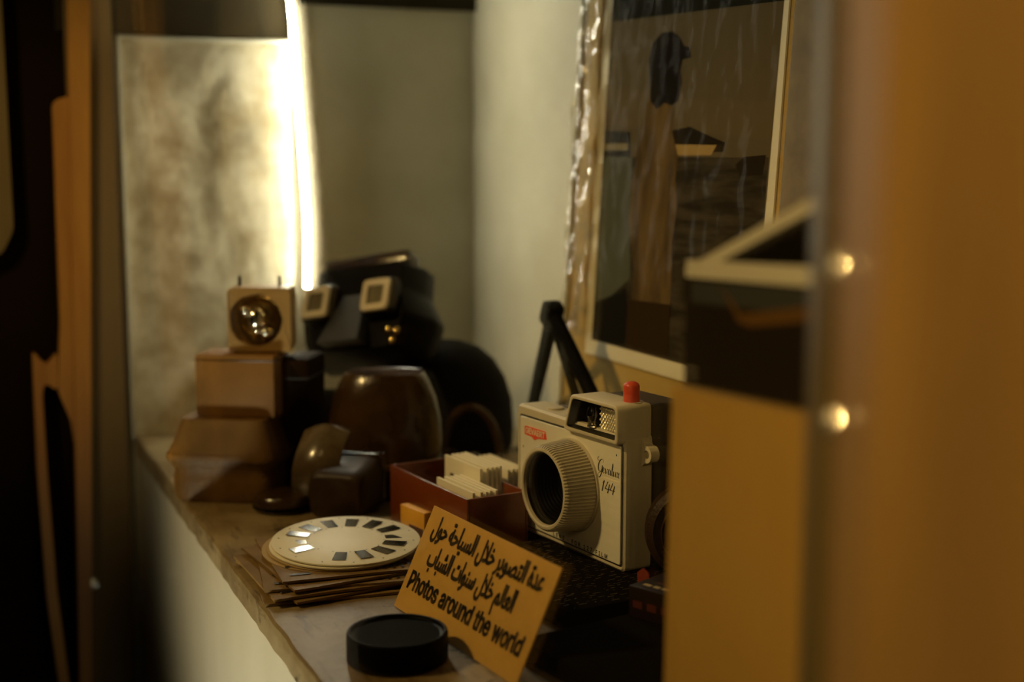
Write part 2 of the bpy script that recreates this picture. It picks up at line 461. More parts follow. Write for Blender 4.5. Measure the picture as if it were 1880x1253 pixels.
# ------------------------------------------------------------------ lettering outlines (units 1/500 em)
GLYPHS = {
    'a1': '10,15 21,52 43,44 33,8 35,-11 41,-23 50,-32 71,-42 106,-44 118,-42 141,-30 155,-10 161,13 163,60 157,212 182,212 187,40 183,3 177,-18 166,-37 152,-52 132,-63 107,-68 71,-67 61,-65 35,-52 24,-43 12,-22 10,-12|223,-68 218,-44 251,-37 265,-32 286,-16 293,-4 298,16 298,41 296,53 292,62 283,72 272,76 261,71 252,58 249,36 254,29 277,23 354,22 360,16 360,7 352,0 262,-1 250,2 240,7 232,14 227,24 225,36 229,60 233,71 255,95 264,99 275,100 288,98 299,92 309,82 316,68 322,27 321,9 311,-21 291,-44 262,-59 244,-65|346,-1 349,23 379,25 422,37 460,57 443,69 420,77 386,80 368,77 364,99 395,104 423,101 446,92 491,69 507,68 509,47 485,43 418,11 387,2|726,0 713,3 702,9 690,27 686,50 681,153 705,153 711,43 715,34 720,28 735,23 750,22 756,16 755,7 747,0|697,31 675,26 649,27 623,36 614,44 608,54 606,66 608,78 613,90 620,100 642,117 676,130 687,131 691,106 655,99 639,88 631,76 631,64 640,56 654,51 688,52 694,54|685,188 680,191 676,202 680,212 691,216 701,212 705,202 701,191 696,188|644,188 639,191 635,202 639,212 650,216 660,212 664,202 660,191 655,188|742,-1 744,23 774,25 817,37 856,57 848,64 828,74 782,80 764,77 759,99 783,104 819,101 887,69 902,68 904,47 881,43 814,11 770,0|988,-1 966,4 955,11 949,20 945,33 943,49 937,212 962,212 969,46 974,30 981,26 1011,22 1016,16 1016,7 1008,0|1002,-1 1005,23 1019,23 1036,28 1045,41 1055,84 1078,79 1071,44 1073,32 1082,26 1101,23 1121,22 1127,16 1127,7 1119,0 1084,0 1068,6 1060,16 1057,29 1066,29 1056,13 1043,4 1015,-1|1071,-56 1063,-48 1063,-37 1071,-29 1083,-29 1091,-37 1091,-48 1083,-56|1031,-56 1026,-53 1022,-43 1023,-37 1031,-29 1042,-29 1050,-37 1050,-48 1047,-53 1042,-56|1113,-1 1116,23 1131,24 1141,31 1149,48 1157,82 1179,75 1173,48 1173,34 1178,27 1190,23 1213,24 1223,31 1236,84 1258,79 1253,34 1258,27 1270,23 1293,24 1301,29 1306,37 1308,62 1304,101 1326,102 1333,49 1342,31 1348,26 1373,22 1379,16 1379,7 1371,0 1355,-1 1333,9 1324,20 1319,34 1324,32 1320,20 1314,11 1297,1 1265,-1 1248,6 1239,19 1237,29 1247,29 1235,9 1220,1 1188,-1 1172,4 1165,10 1160,19 1157,31 1166,33 1161,20 1146,4 1126,-1|1365,-1 1368,23 1391,26 1397,31 1400,48 1394,212 1418,212 1424,49 1420,24 1415,15 1408,8 1388,0|1469,0 1463,212 1487,212 1493,0|1601,23 1611,52 1632,44 1623,8 1625,-11 1630,-23 1639,-32 1651,-39 1671,-44 1696,-44 1708,-42 1731,-30 1745,-10 1752,27 1747,212 1771,212 1776,28 1770,-8 1756,-37 1741,-52 1721,-63 1696,-68 1661,-67 1651,-65 1624,-52 1614,-43 1605,-31 1599,-12|1957,-1 1944,1 1934,5 1926,11 1917,27 1914,49 1908,212 1932,212 1939,46 1941,37 1945,30 1951,26 1981,22 1987,16 1987,7 1979,0|1810,2 1813,25 1852,24 1874,30 1892,41 1905,60 1911,88 1912,105 1926,69 1916,38 1899,18 1890,11 1869,2 1848,-1|1902,39 1889,61 1819,139 1807,149 1823,166 1905,76 1919,55|1973,-1 1976,23 2006,25 2049,37 2087,57 2070,69 2048,77 2013,80 1996,77 1991,99 2022,104 2050,101 2073,92 2118,69 2134,68 2136,47 2112,43 2036,8 2001,0|2017,136 2012,139 2008,149 2012,160 2023,164 2033,160 2037,149 2033,139 2028,136|2226,-69 2217,-46 2243,-36 2270,-17 2283,0 2291,21 2291,41 2281,71 2271,90 2293,100 2321,34 2327,27 2350,22 2356,16 2356,7 2348,0 2330,0 2321,3 2314,8 2305,23 2303,31 2312,26 2309,1 2290,-30 2263,-52|2342,-1 2345,23 2372,24 2381,27 2386,31 2389,38 2390,56 2378,99 2373,111 2397,119 2408,86 2413,53 2412,39 2404,18 2386,5 2354,-1|2391,-56 2386,-53 2382,-43 2383,-37 2391,-29 2402,-29 2410,-37 2410,-48 2407,-53 2402,-56|2351,-56 2346,-53 2341,-43 2346,-33 2351,-29 2362,-29 2370,-37 2370,-48 2362,-56|2448,-68 2443,-44 2475,-37 2489,-32 2501,-25 2511,-16 2518,-4 2523,16 2523,41 2516,62 2508,72 2497,76 2485,71 2474,50 2474,36 2479,29 2502,23 2579,22 2585,16 2584,7 2576,0 2487,-1 2475,2 2465,7 2457,14 2451,24 2451,48 2453,60 2464,80 2480,95 2489,99 2499,100 2512,98 2524,92 2533,82 2541,68 2547,27 2546,9 2536,-21 2516,-44 2487,-59 2468,-65|2832,0 2809,6 2788,17 2813,30 2834,24 2860,22 2866,16 2866,7 2858,0|2670,-3 2642,2 2625,12 2617,26 2624,29 2616,16 2608,8 2590,0 2571,-1 2574,23 2591,26 2602,36 2616,82 2638,76 2632,38 2640,28 2659,22 2732,19 2768,24 2790,34 2801,48 2801,63 2795,76 2789,81 2771,85 2756,83 2742,78 2700,44 2684,26 2678,16 2652,17 2674,49 2703,79 2725,95 2749,106 2772,109 2788,108 2800,103 2811,95 2818,85 2823,73 2825,59 2824,48 2815,27 2795,10 2762,-1 2740,-4|2852,-1 2855,23 2878,25 2885,28 2894,41 2904,84 2927,79 2921,35 2931,26 2950,23 2971,22 2976,16 2976,7 2968,0 2934,0 2917,6 2908,22 2906,29 2915,29 2905,13 2885,1|2925,115 2917,123 2917,134 2925,143 2936,143 2944,134 2944,123 2936,115|2885,115 2877,123 2877,134 2885,143 2896,143 2904,134 2904,123 2896,115|2962,-1 2965,23 2989,26 2994,31 2997,38 2991,212 3015,212 3021,49 3018,24 3013,15 3005,8 2986,0|3067,0 3061,212 3085,212 3091,0|3233,1 3210,11 3203,20 3198,32 3196,47 3200,67 3214,92 3240,119 3245,103 3225,121 3241,140 3269,114 3290,84 3295,73 3298,43 3293,27 3281,11 3272,5 3261,1|3247,24 3264,28 3274,37 3277,52 3275,67 3265,85 3242,107 3255,108 3236,88 3223,67 3219,49 3221,38 3227,31 3236,26|3264,167 3259,170 3255,180 3259,191 3269,195 3280,191 3284,180 3280,170 3275,167|3223,167 3218,170 3214,180 3218,191 3229,195 3239,191 3243,180 3239,170 3234,167|3384,24 3402,29 3410,41 3410,55 3400,81 3372,126 3393,139 3433,64 3441,40 3446,32 3457,24 3473,22 3479,16 3479,7 3471,0 3455,-1 3437,7 3429,14 3420,37 3432,47 3431,35 3427,24 3420,13 3409,5 3399,1 3371,-2 3341,2 3317,13 3329,34 3346,26 3357,24|3465,-1 3468,23 3518,24 3499,41 3493,50 3489,61 3489,84 3491,94 3505,114 3517,123 3537,129 3563,129 3578,125 3573,103 3549,106 3530,102 3517,91 3513,83 3513,66 3519,53 3530,43 3555,33 3583,41 3597,47 3605,26 3550,8 3503,0',
    'a2': '116,-6 123,18 199,21 238,30 248,37 254,44 256,54 249,90 241,111 264,119 279,68 279,47 276,37 265,21 256,14 231,4 195,-3|116,-6 69,-3 45,3 24,16 16,26 11,39 9,61 17,100 39,95 33,61 35,47 41,36 48,30 68,22 123,18 129,3|144,-63 134,-58 130,-54 130,-42 138,-34 150,-34 157,-42 159,-48 154,-58|366,-1 344,4 334,11 327,20 323,33 316,212 340,212 347,46 352,30 359,26 389,22 395,16 394,7 386,0|381,-1 384,23 403,25 409,28 417,41 427,84 450,79 444,38 446,33 458,25 491,22 496,16 496,7 488,0 460,0 443,6 436,12 429,29 438,29 428,13 416,4 391,-1|425,-56 417,-48 417,-37 425,-28 436,-28 444,-37 444,-48 436,-56|482,-1 485,23 501,24 511,31 521,57 526,82 549,75 542,39 544,30 559,23 583,24 592,31 603,70 605,84 627,79 622,39 624,31 627,27 639,23 662,24 671,29 676,37 674,101 695,102 702,49 711,31 718,26 742,22 748,16 748,7 740,0 725,-1 716,1 697,14 688,34 693,32 689,20 683,11 667,1 635,-1 618,6 608,19 606,29 616,29 604,9 589,1 557,-1 541,4 534,10 529,19 527,31 536,33 530,20 515,4 495,-1|604,163 599,166 595,176 596,182 604,190 615,190 623,182 623,171 620,166 615,163|584,130 579,133 575,143 579,154 590,158 600,154 604,143 600,133 595,130|624,130 616,138 616,149 624,157 636,157 644,149 644,138 636,130|734,-1 737,23 761,26 766,31 769,48 763,212 787,212 793,49 789,24 784,15 777,8 757,0|838,0 833,212 857,212 862,0|1074,-6 1082,18 1158,21 1197,30 1207,37 1213,44 1215,54 1208,90 1200,111 1223,119 1238,68 1235,37 1224,21 1215,14 1190,4 1153,-3|1074,-6 1028,-3 1004,3 983,16 975,26 969,39 970,77 976,100 998,95 992,61 994,47 1000,36 1006,30 1027,22 1082,18 1088,3|1118,120 1113,123 1109,133 1113,144 1124,148 1134,144 1138,133 1134,123 1129,120|1078,120 1073,123 1068,133 1073,144 1083,148 1094,144 1098,133 1094,123 1089,120|1280,0 1274,212 1298,212 1304,0|1341,-68 1336,-44 1368,-37 1382,-32 1394,-25 1404,-16 1411,-4 1416,16 1416,41 1409,62 1401,72 1390,76 1378,71 1367,50 1367,36 1372,29 1395,23 1472,22 1478,16 1477,7 1469,0 1380,-1 1368,2 1358,7 1350,14 1344,24 1344,48 1346,60 1357,80 1373,95 1382,99 1392,100 1405,98 1417,92 1426,82 1434,68 1440,27 1439,9 1429,-21 1409,-44 1380,-59 1361,-65|1464,-1 1467,23 1486,25 1492,28 1500,41 1510,84 1533,79 1527,38 1529,33 1541,25 1574,22 1579,16 1579,7 1571,0 1543,0 1525,6 1519,12 1512,29 1521,29 1511,13 1499,4 1474,-1|1504,115 1496,123 1496,134 1504,143 1515,143 1523,134 1523,123 1515,115|1565,-1 1568,23 1584,24 1594,31 1604,57 1609,82 1632,75 1625,39 1626,32 1631,27 1639,24 1666,24 1675,31 1686,70 1688,84 1710,79 1705,39 1707,31 1710,27 1722,23 1740,23 1753,28 1759,39 1759,61 1743,111 1767,119 1778,86 1783,53 1779,29 1769,12 1762,6 1743,-1 1719,-1 1701,6 1691,19 1689,29 1699,29 1687,9 1672,1 1640,-1 1624,4 1617,10 1612,19 1610,31 1619,33 1613,20 1598,4 1578,-1|1885,15 1896,52 1917,44 1908,8 1910,-11 1915,-23 1924,-32 1936,-39 1956,-44 1981,-44 1993,-42 2016,-30 2030,-10 2036,13 2038,43 2032,212 2056,212 2061,28 2055,-8 2047,-28 2034,-45 2017,-58 2007,-63 1967,-69 1936,-65 1909,-52 1899,-43 1890,-31 1884,-12|2242,-1 2229,1 2219,5 2211,11 2202,27 2199,49 2193,212 2218,212 2224,46 2226,37 2230,30 2236,26 2266,22 2272,16 2272,7 2264,0|2095,2 2098,25 2137,24 2159,30 2177,41 2190,60 2197,88 2197,105 2212,69 2201,38 2184,18 2175,11 2154,2 2133,-1|2187,39 2161,78 2126,118 2092,149 2108,166 2190,76 2204,55|2258,-1 2261,23 2291,25 2334,37 2373,57 2355,69 2333,77 2298,80 2281,77 2276,99 2307,104 2335,101 2358,92 2395,72 2419,68 2421,47 2397,43 2321,8 2287,0|2302,136 2297,139 2293,149 2297,160 2308,164 2318,160 2322,149 2318,139 2313,136|2533,-116 2513,-18 2516,20 2531,55 2554,81 2575,96 2599,106 2616,106 2622,104 2633,91 2655,38 2660,30 2672,24 2685,22 2690,16 2690,7 2682,0 2666,0 2649,8 2643,14 2649,20 2640,5 2628,-3 2605,-5 2578,7 2561,22 2548,42 2551,41 2544,29 2537,-7 2546,-71 2556,-111|2621,19 2630,27 2629,38 2614,75 2605,81 2591,78 2564,57 2565,60 2572,47 2580,37 2599,23|2676,-1 2679,23 2703,26 2708,31 2711,38 2705,212 2729,212 2735,49 2732,24 2727,15 2719,8 2700,0|2825,-1 2803,4 2793,11 2786,20 2782,33 2775,212 2799,212 2806,46 2811,30 2818,26 2848,22 2854,16 2853,7 2846,0|2840,-1 2843,23 2876,26 2905,35 2928,49 2942,64 2948,81 2945,88 2936,95 2919,98 2896,94 2882,88 2877,84 2922,41 2956,27 3002,22 3008,16 3008,7 3000,0 2972,0 2939,7 2915,18 2860,71 2856,86 2857,91 2876,108 2898,118 2923,122 2939,121 2951,117 2960,111 2970,96 2971,87 2969,74 2959,53 2946,37 2928,23 2894,7 2854,-1|2994,-1 2997,23 3020,26 3026,31 3029,48 3023,212 3047,212 3053,49 3049,24 3044,15 3037,8 3017,0|3098,0 3092,212 3116,212 3122,0',
    'en': '30,0 30,254 136,253 152,250 166,244 178,236 195,215 203,189 203,159 200,145 195,133 187,121 178,112 166,104 152,98 136,94 55,93 55,121 129,122 149,128 159,136 167,147 171,160 171,188 167,201 159,211 148,219 129,225 62,226 62,0|279,113 279,0 249,0 249,254 279,254 279,144 273,144 288,172 298,181 322,191 348,191 360,189 379,178 393,160 400,135 401,0 370,0 369,131 365,143 359,152 350,159 340,163 327,165 314,163 303,159 293,151 285,141 281,129|514,-3 499,1 474,17 455,43 449,58 444,94 449,130 455,146 474,171 499,187 514,191 548,191 563,187 577,180 589,171 607,146 617,113 617,75 613,58 599,29 589,17 577,8 563,1 548,-3|543,24 562,33 570,40 581,59 586,81 586,106 581,129 570,148 553,161 531,165 509,161 492,148 481,129 475,94 481,59 492,40 509,28 519,24|737,190 737,164 638,164 638,190|667,236 698,236 699,38 703,31 710,26 736,27 741,1 719,-2 704,-1 691,4 681,11 673,20 667,46|836,-3 821,1 807,8 795,17 785,29 770,58 766,94 770,130 785,159 795,171 807,180 821,187 836,191 869,191 884,187 898,180 910,171 928,146 938,113 938,75 934,58 920,29 910,17 898,8 884,1 869,-3|864,24 884,33 897,49 905,70 908,94 902,129 891,148 875,161 852,165 830,161 814,148 807,139 799,118 797,81 807,49 821,33 840,24|1023,-2 1003,6 987,19 981,27 974,47 1003,53 1009,40 1018,30 1031,25 1047,23 1070,26 1078,31 1087,40 1090,51 1088,60 1083,68 1074,74 1015,90 1002,96 992,104 985,113 981,124 981,147 989,166 1004,180 1025,189 1062,192 1083,186 1096,179 1106,170 1118,145 1090,139 1085,149 1077,158 1066,164 1050,166 1034,164 1022,158 1013,150 1010,139 1012,129 1018,122 1028,116 1042,111 1087,100 1109,86 1116,76 1120,66 1122,53 1118,33 1105,16 1086,3 1061,-3|1301,-4 1280,2 1263,14 1256,22 1249,42 1249,69 1254,80 1262,90 1271,97 1308,108 1365,117 1369,121 1369,139 1366,148 1360,156 1352,161 1330,165 1307,161 1291,150 1283,137 1253,146 1264,165 1280,179 1299,188 1319,192 1340,192 1364,186 1385,172 1394,160 1400,139 1401,0 1371,0 1371,26 1369,26 1358,12 1340,1 1328,-3|1333,24 1346,29 1357,37 1369,57 1370,95 1356,89 1300,79 1284,70 1280,62 1278,52 1283,36 1289,30 1297,26 1307,24|1453,0 1453,190 1483,190 1483,160 1485,160 1492,173 1503,184 1523,191 1549,192 1549,161 1531,163 1518,161 1497,151 1490,142 1485,131 1484,0|1644,-3 1629,1 1615,8 1603,17 1593,29 1579,58 1575,75 1575,113 1585,146 1603,171 1615,180 1629,187 1644,191 1677,191 1692,187 1706,180 1718,171 1736,146 1746,113 1746,75 1742,58 1728,29 1718,17 1706,8 1692,1 1677,-3|1672,24 1692,33 1705,49 1714,70 1716,106 1710,129 1699,148 1683,161 1660,165 1638,161 1622,148 1611,129 1605,106 1605,81 1611,59 1622,40 1629,33 1648,24|1855,-3 1832,1 1822,5 1805,20 1794,41 1791,54 1791,190 1821,190 1822,58 1826,47 1833,37 1852,26 1864,25 1889,31 1898,38 1906,48 1911,61 1912,190 1943,190 1943,0 1913,0 1913,46 1918,46 1911,30 1903,18 1893,8 1881,2|2026,113 2026,0 1996,0 1996,190 2025,190 2025,144 2020,144 2035,172 2045,181 2069,191 2095,191 2107,189 2126,178 2140,160 2147,135 2148,0 2117,0 2116,131 2112,143 2106,152 2097,159 2087,163 2074,165 2061,163 2050,159 2040,151 2032,141 2028,129|2257,-3 2243,1 2230,8 2219,17 2201,42 2192,75 2192,113 2196,131 2209,160 2230,180 2243,187 2257,191 2288,191 2301,186 2318,173 2327,160 2329,160 2329,254 2360,254 2360,0 2330,0 2330,29 2327,29 2310,8 2288,-3|2287,24 2306,32 2319,48 2327,69 2330,95 2324,131 2313,149 2306,156 2287,164 2265,164 2246,156 2233,140 2228,131 2222,95 2228,58 2239,40 2255,28 2265,24|2582,190 2582,164 2483,164 2483,190|2513,236 2543,236 2544,38 2548,31 2555,26 2581,27 2587,1 2564,-2 2549,-1 2536,4 2526,11 2519,20 2514,32|2651,0 2620,0 2620,254 2651,254 2651,144 2645,144 2660,172 2670,181 2681,187 2694,191 2720,191 2731,189 2750,178 2758,170 2769,149 2772,135 2772,0 2742,0 2741,131 2737,143 2722,159 2699,165 2674,159 2657,141 2652,129|2887,-3 2871,1 2857,8 2845,17 2827,42 2817,75 2817,112 2827,145 2835,159 2856,180 2870,187 2885,191 2912,192 2941,183 2959,170 2972,152 2981,128 2984,113 2984,85 2836,85 2836,110 2968,110 2954,101 2948,134 2940,147 2930,157 2917,163 2902,165 2881,161 2872,157 2861,147 2853,135 2848,121 2848,75 2854,53 2866,37 2884,26 2905,23 2926,26 2942,36 2952,53 2981,45 2976,32 2959,13 2940,2 2918,-3|3164,0 3106,190 3138,190 3179,38 3182,21 3177,21 3198,107 3221,190 3253,190 3296,21 3290,21 3335,190 3367,190 3309,0 3279,0 3233,169 3240,169 3219,86 3194,0|3465,-3 3450,1 3425,17 3406,43 3400,58 3395,94 3400,130 3406,146 3425,171 3450,187 3465,191 3499,191 3514,187 3528,180 3540,171 3558,146 3568,113 3568,75 3564,58 3550,29 3540,17 3528,8 3514,1 3499,-3|3494,24 3513,33 3521,40 3532,59 3537,81 3537,106 3532,129 3521,148 3504,161 3482,165 3460,161 3443,148 3432,129 3426,94 3432,59 3443,40 3460,28 3470,24|3612,0 3612,190 3642,190 3642,160 3644,160 3651,173 3662,184 3681,191 3708,192 3708,161 3689,163 3665,157 3656,151 3649,142 3644,131 3643,0|3772,0 3761,4 3752,10 3746,19 3743,29 3742,254 3772,254 3773,38 3776,31 3780,27 3800,27 3806,1 3791,-1|3892,-3 3878,1 3855,17 3837,42 3828,75 3828,113 3837,146 3845,160 3866,180 3879,187 3893,191 3924,191 3946,180 3963,160 3965,160 3965,254 3996,254 3996,0 3966,0 3966,29 3963,29 3946,8 3924,-3|3923,24 3942,32 3955,48 3963,69 3966,95 3960,131 3949,149 3942,156 3923,164 3901,164 3882,156 3869,140 3864,131 3858,95 3864,58 3875,40 3891,28 3901,24',
    'brand': '113,-2 93,4 75,13 59,25 45,40 35,58 27,78 22,102 20,127 22,153 27,176 35,197 45,215 59,230 74,242 92,251 112,256 132,258 170,252 192,242 218,218 230,198 237,174 204,174 194,197 178,213 168,220 146,227 118,227 104,223 80,207 70,196 62,182 53,148 53,107 57,88 63,72 81,47 92,38 119,28 134,26 148,27 172,36 183,43 191,51 203,74 207,101 141,100 141,128 239,128 237,80 233,62 225,45 215,31 203,19 188,9 172,2 154,-2|290,0 290,254 446,254 446,226 322,226 322,143 438,143 438,114 322,114 322,29 448,29 448,0|571,0 478,254 512,254 577,69 593,15 587,15 614,103 667,254 701,254 608,0|717,0 810,254 847,254 941,0 907,0 841,186 825,239 832,239 805,151 752,0|764,71 764,99 894,99 894,71|979,0 979,254 1135,254 1135,226 1011,226 1011,143 1127,143 1127,114 1011,114 1011,29 1137,29 1137,0|1188,0 1188,254 1295,253 1311,250 1337,237 1354,217 1362,191 1362,161 1354,136 1337,116 1311,103 1276,99 1207,99 1207,128 1288,128 1307,133 1318,141 1325,150 1330,162 1330,190 1325,202 1318,212 1307,220 1287,225 1221,226 1221,0|1335,0 1273,115 1310,115 1372,0|1399,226 1399,254 1591,254 1591,226 1511,226 1511,0 1479,0 1479,226',
    'rim': '30,0 30,254 62,254 62,29 181,29 181,0|352,0 352,254 508,254 508,226 384,226 384,143 499,143 499,114 384,114 384,29 509,29 509,0|686,0 686,254 724,254 850,53 863,27 858,27 855,97 855,254 887,254 887,0 849,0 744,165 710,226 715,227 718,145 718,0|1137,-3 1106,5 1094,11 1074,30 1064,54 1062,68 1095,68 1098,55 1104,44 1114,35 1126,29 1165,25 1185,30 1198,37 1207,46 1213,57 1215,70 1214,81 1201,96 1178,107 1115,126 1099,135 1086,145 1076,156 1070,170 1068,186 1074,213 1080,224 1099,242 1111,249 1140,257 1172,257 1201,249 1223,234 1237,213 1241,202 1243,189 1211,189 1208,201 1202,211 1194,219 1182,225 1155,229 1140,228 1126,224 1115,218 1107,209 1102,199 1100,188 1102,176 1108,167 1127,154 1198,132 1222,119 1232,110 1240,99 1246,80 1247,69 1242,43 1236,32 1227,21 1204,5 1173,-3|1659,98 1650,100 1642,105 1637,112 1637,130 1642,137 1650,142 1659,144 1667,142 1675,137 1680,130 1682,121 1680,112 1675,105 1667,100|2082,0 2082,254 2236,254 2236,226 2114,226 2114,139 2225,139 2225,111 2114,111 2114,0|2494,-2 2457,12 2441,25 2427,40 2416,58 2408,78 2403,101 2403,153 2408,176 2416,197 2427,215 2441,230 2457,242 2475,251 2494,256 2515,258 2536,256 2555,251 2573,242 2589,230 2602,215 2613,197 2622,176 2628,127 2622,78 2613,58 2602,40 2589,25 2573,12 2536,-2|2515,26 2543,32 2556,38 2568,47 2578,58 2586,72 2592,88 2597,127 2592,166 2586,182 2578,196 2568,207 2543,223 2530,227 2500,227 2486,223 2462,207 2452,196 2444,182 2438,166 2434,148 2434,106 2438,88 2444,72 2452,58 2462,47 2474,38 2486,32|2803,0 2803,254 2910,253 2926,250 2951,237 2968,217 2974,204 2978,176 2974,148 2961,125 2940,109 2926,103 2891,99 2821,99 2821,128 2902,128 2922,133 2933,141 2940,150 2946,176 2940,202 2933,212 2922,220 2902,225 2835,226 2835,0|2950,0 2888,115 2925,115 2987,0|3380,0 3380,27 3537,27 3537,0|3479,254 3479,0 3448,0 3448,224 3385,179 3385,213 3441,254|3725,0 3725,24 3834,141 3848,163 3852,174 3852,198 3847,209 3839,218 3830,224 3805,230 3779,224 3762,207 3758,195 3757,181 3726,181 3730,209 3744,232 3753,241 3777,253 3791,257 3820,257 3834,254 3857,241 3874,223 3882,199 3884,186 3879,159 3869,140 3827,90 3769,30 3769,28 3888,28 3888,0|4093,0 4206,226 4076,226 4076,254 4240,254 4240,224 4127,0|4645,0 4645,254 4800,254 4800,226 4677,226 4677,139 4788,139 4788,111 4677,111 4677,0|4961,0 4961,29 5004,29 5004,226 4961,226 4961,254 5080,254 5080,226 5036,226 5036,29 5080,29 5080,0|5250,0 5250,254 5283,254 5283,29 5401,29 5401,0|5572,0 5572,254 5618,254 5703,24 5695,24 5718,94 5780,254 5826,254 5826,0 5794,0 5795,229 5798,229 5770,145 5713,0 5685,0 5606,204 5598,229 5601,229 5603,145 5603,0',
}


def contours(key):
    return [[tuple(float(v) for v in p.split(',')) for p in c.split(' ')] for c in GLYPHS[key].split('|')]


def lettering(b, key, m, width, height=None, bold=0.0, hscale=None, span=None):
    """flat lettering in the xy plane of m; width = full width of the line"""
    cs = contours(key)
    xs = [p[0] for c in cs for p in c]
    ys = [p[1] for c in cs for p in c]
    x0, w = min(xs), max(xs) - min(xs)
    sx = width / w
    sy = height / 250.0 if height else sx
    cs = [[((x - x0) * sx, y * sy) for x, y in c] for c in cs]

    def area(c):
        return .5 * sum(a[0] * q[1] - q[0] * a[1] for a, q in zip(c, c[1:] + c[:1]))

    def inside(p, c):
        k = False
        for a, q in zip(c, c[1:] + c[:1]):
            if (a[1] > p[1]) != (q[1] > p[1]) and p[0] < (q[0] - a[0]) * (p[1] - a[1]) / (q[1] - a[1]) + a[0]:
                k = not k
        return k
    big = max(cs, key=lambda c: abs(area(c)))
    sg = 1 if area(big) > 0 else -1
    outer = [c for c in cs if area(c) * sg > 0]
    hole = [c for c in cs if area(c) * sg <= 0]
    for c in outer:
        loops = [c] + [h for h in hole if inside(h[0], c)]
        pts = [Vector((x, y, 0)) for lp in loops for x, y in lp]
        vs = [b.bm.verts.new(m @ p) for p in pts]
        for t in tessellate_polygon([[Vector((x, y, 0)) for x, y in lp] for lp in loops]):
            try:
                b.bm.faces.new([vs[i] for i in t])
            except ValueError:
                pass
    if bold:
        for c in cs:
            n = len(c)
            for i in range(n):
                ribbon(b, [c[i], c[(i + 1) % n]], bold, m, ends=.6)


def ribbon(b, pts, w, m, ends=0):
    """a flat stroke along pts; w a width or a list of widths"""
    pts = [Vector((p[0], p[1])) for p in pts]
    n = len(pts)
    left, right = [], []
    for i, p in enumerate(pts):
        d = (pts[min(i + 1, n - 1)] - pts[max(i - 1, 0)])
        if d.length < 1e-9:
            d = Vector((1, 0))
        d.normalize()
        ww = (w[i] if isinstance(w, (list, tuple)) else w) * .5
        q = Vector((-d.y, d.x)) * ww
        if ends and i == 0:
            p = p - d * ww * ends
        if ends and i == n - 1:
            p = p + d * ww * ends
        left.append(b.bm.verts.new(m @ Vector((p.x + q.x, p.y + q.y, 0))))
        right.append(b.bm.verts.new(m @ Vector((p.x - q.x, p.y - q.y, 0))))
    for i in range(n - 1):
        b.bm.faces.new((left[i], right[i], right[i + 1], left[i + 1]))


def spline(pts, k=8):
    """Catmull-Rom through pts"""
    P = [Vector(p) for p in pts]
    P = [P[0] * 2 - P[1]] + P + [P[-1] * 2 - P[-2]]
    out = []
    for i in range(1, len(P) - 2):
        for s in range(k):
            t = s / k
            a, q, c, d = P[i - 1], P[i], P[i + 1], P[i + 2]
            out.append(.5 * ((2 * q) + (c - a) * t + (2 * a - 5 * q + 4 * c - d) * t * t + (3 * q - a - 3 * c + d) * t ** 3))
    out.append(P[-2])
    return out


# ================================================================== THE SETTING
# end wall (far end of the case) with its darker upper part
structure(B().box((.147, .02, .10), (.386, .02, 1.10)).done('wall_end', M['wall'], smooth=False), 'cream painted end wall of the display case')
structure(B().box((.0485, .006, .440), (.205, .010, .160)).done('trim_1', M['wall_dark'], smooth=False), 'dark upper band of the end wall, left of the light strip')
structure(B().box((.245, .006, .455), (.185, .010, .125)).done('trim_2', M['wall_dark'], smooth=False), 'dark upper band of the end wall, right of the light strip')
structure(B().box((.345, -.60, .10), (.02, 1.30, 1.10)).done('wall_back', M['wall'], smooth=False), 'cream painted back wall of the display case')
structure(B().box((.16, -.60, .66), (.40, 1.30, .02)).done('ceiling', M['wall_dark'], smooth=False), 'dark ceiling of the display case')

structure(B().box((-.0270, .004, .05), (.040, .008, 1.0)).done('shade_strip', mat('wall darkening brown', (.17, .12, .05), .6, spec=.2), smooth=False), 'brown strip added to darken the wall at the far left corner of the case')  # added strip, darkens wall that the diodes would light up

# shelf board and the fascia under its front edge
c = thing('display_counter', 'worn cream painted display shelf carrying the cameras, with a white front', 'shelf', (0, 0, 0))
b = B()
n, mseg = 90, 24
import itertools
rows = []
for i in range(n + 1):
    y = .008 - 1.06 * i / n
    e = .0012 * noise.noise((0, y * 45, 3)) + .0008 * noise.noise((0, y * 160, 9))
    rows.append([(e, y, -.016), (e, y, -.0015), (e + .0015, y, 0), (.20, y, 0), (.334, y, 0), (.334, y, -.016)])
b.rings(rows, m=I4)
b.done('shelf_board', M['shelf'], c, smooth=False)
B().box((.011, -.52, -.245), (.018, 1.055, .458), .001).done('fascia', M['fascia'], c, label='white front below the shelf edge')

# glass front of the case
structure(tag(B().box((-.006, -.56, .17), (.003, 1.12, .80)).done('window_1', M['glass'], smooth=False), 'clear glass front of the display case', 'glass'))

# ------------------------------------------------------------------ left: carved wooden screen beyond the case
c = thing('carved_screen', 'amber wooden screen with dark arched openings beyond the far end of the case', 'screen', (-.05, .0, -.45))
b = B()


def P3(poly, d, yy=0.0):
    """polygon in world x,z -> prism standing in the y direction (relative to the screen)"""
    return [(x + .05, z + .45) for x, z in poly]


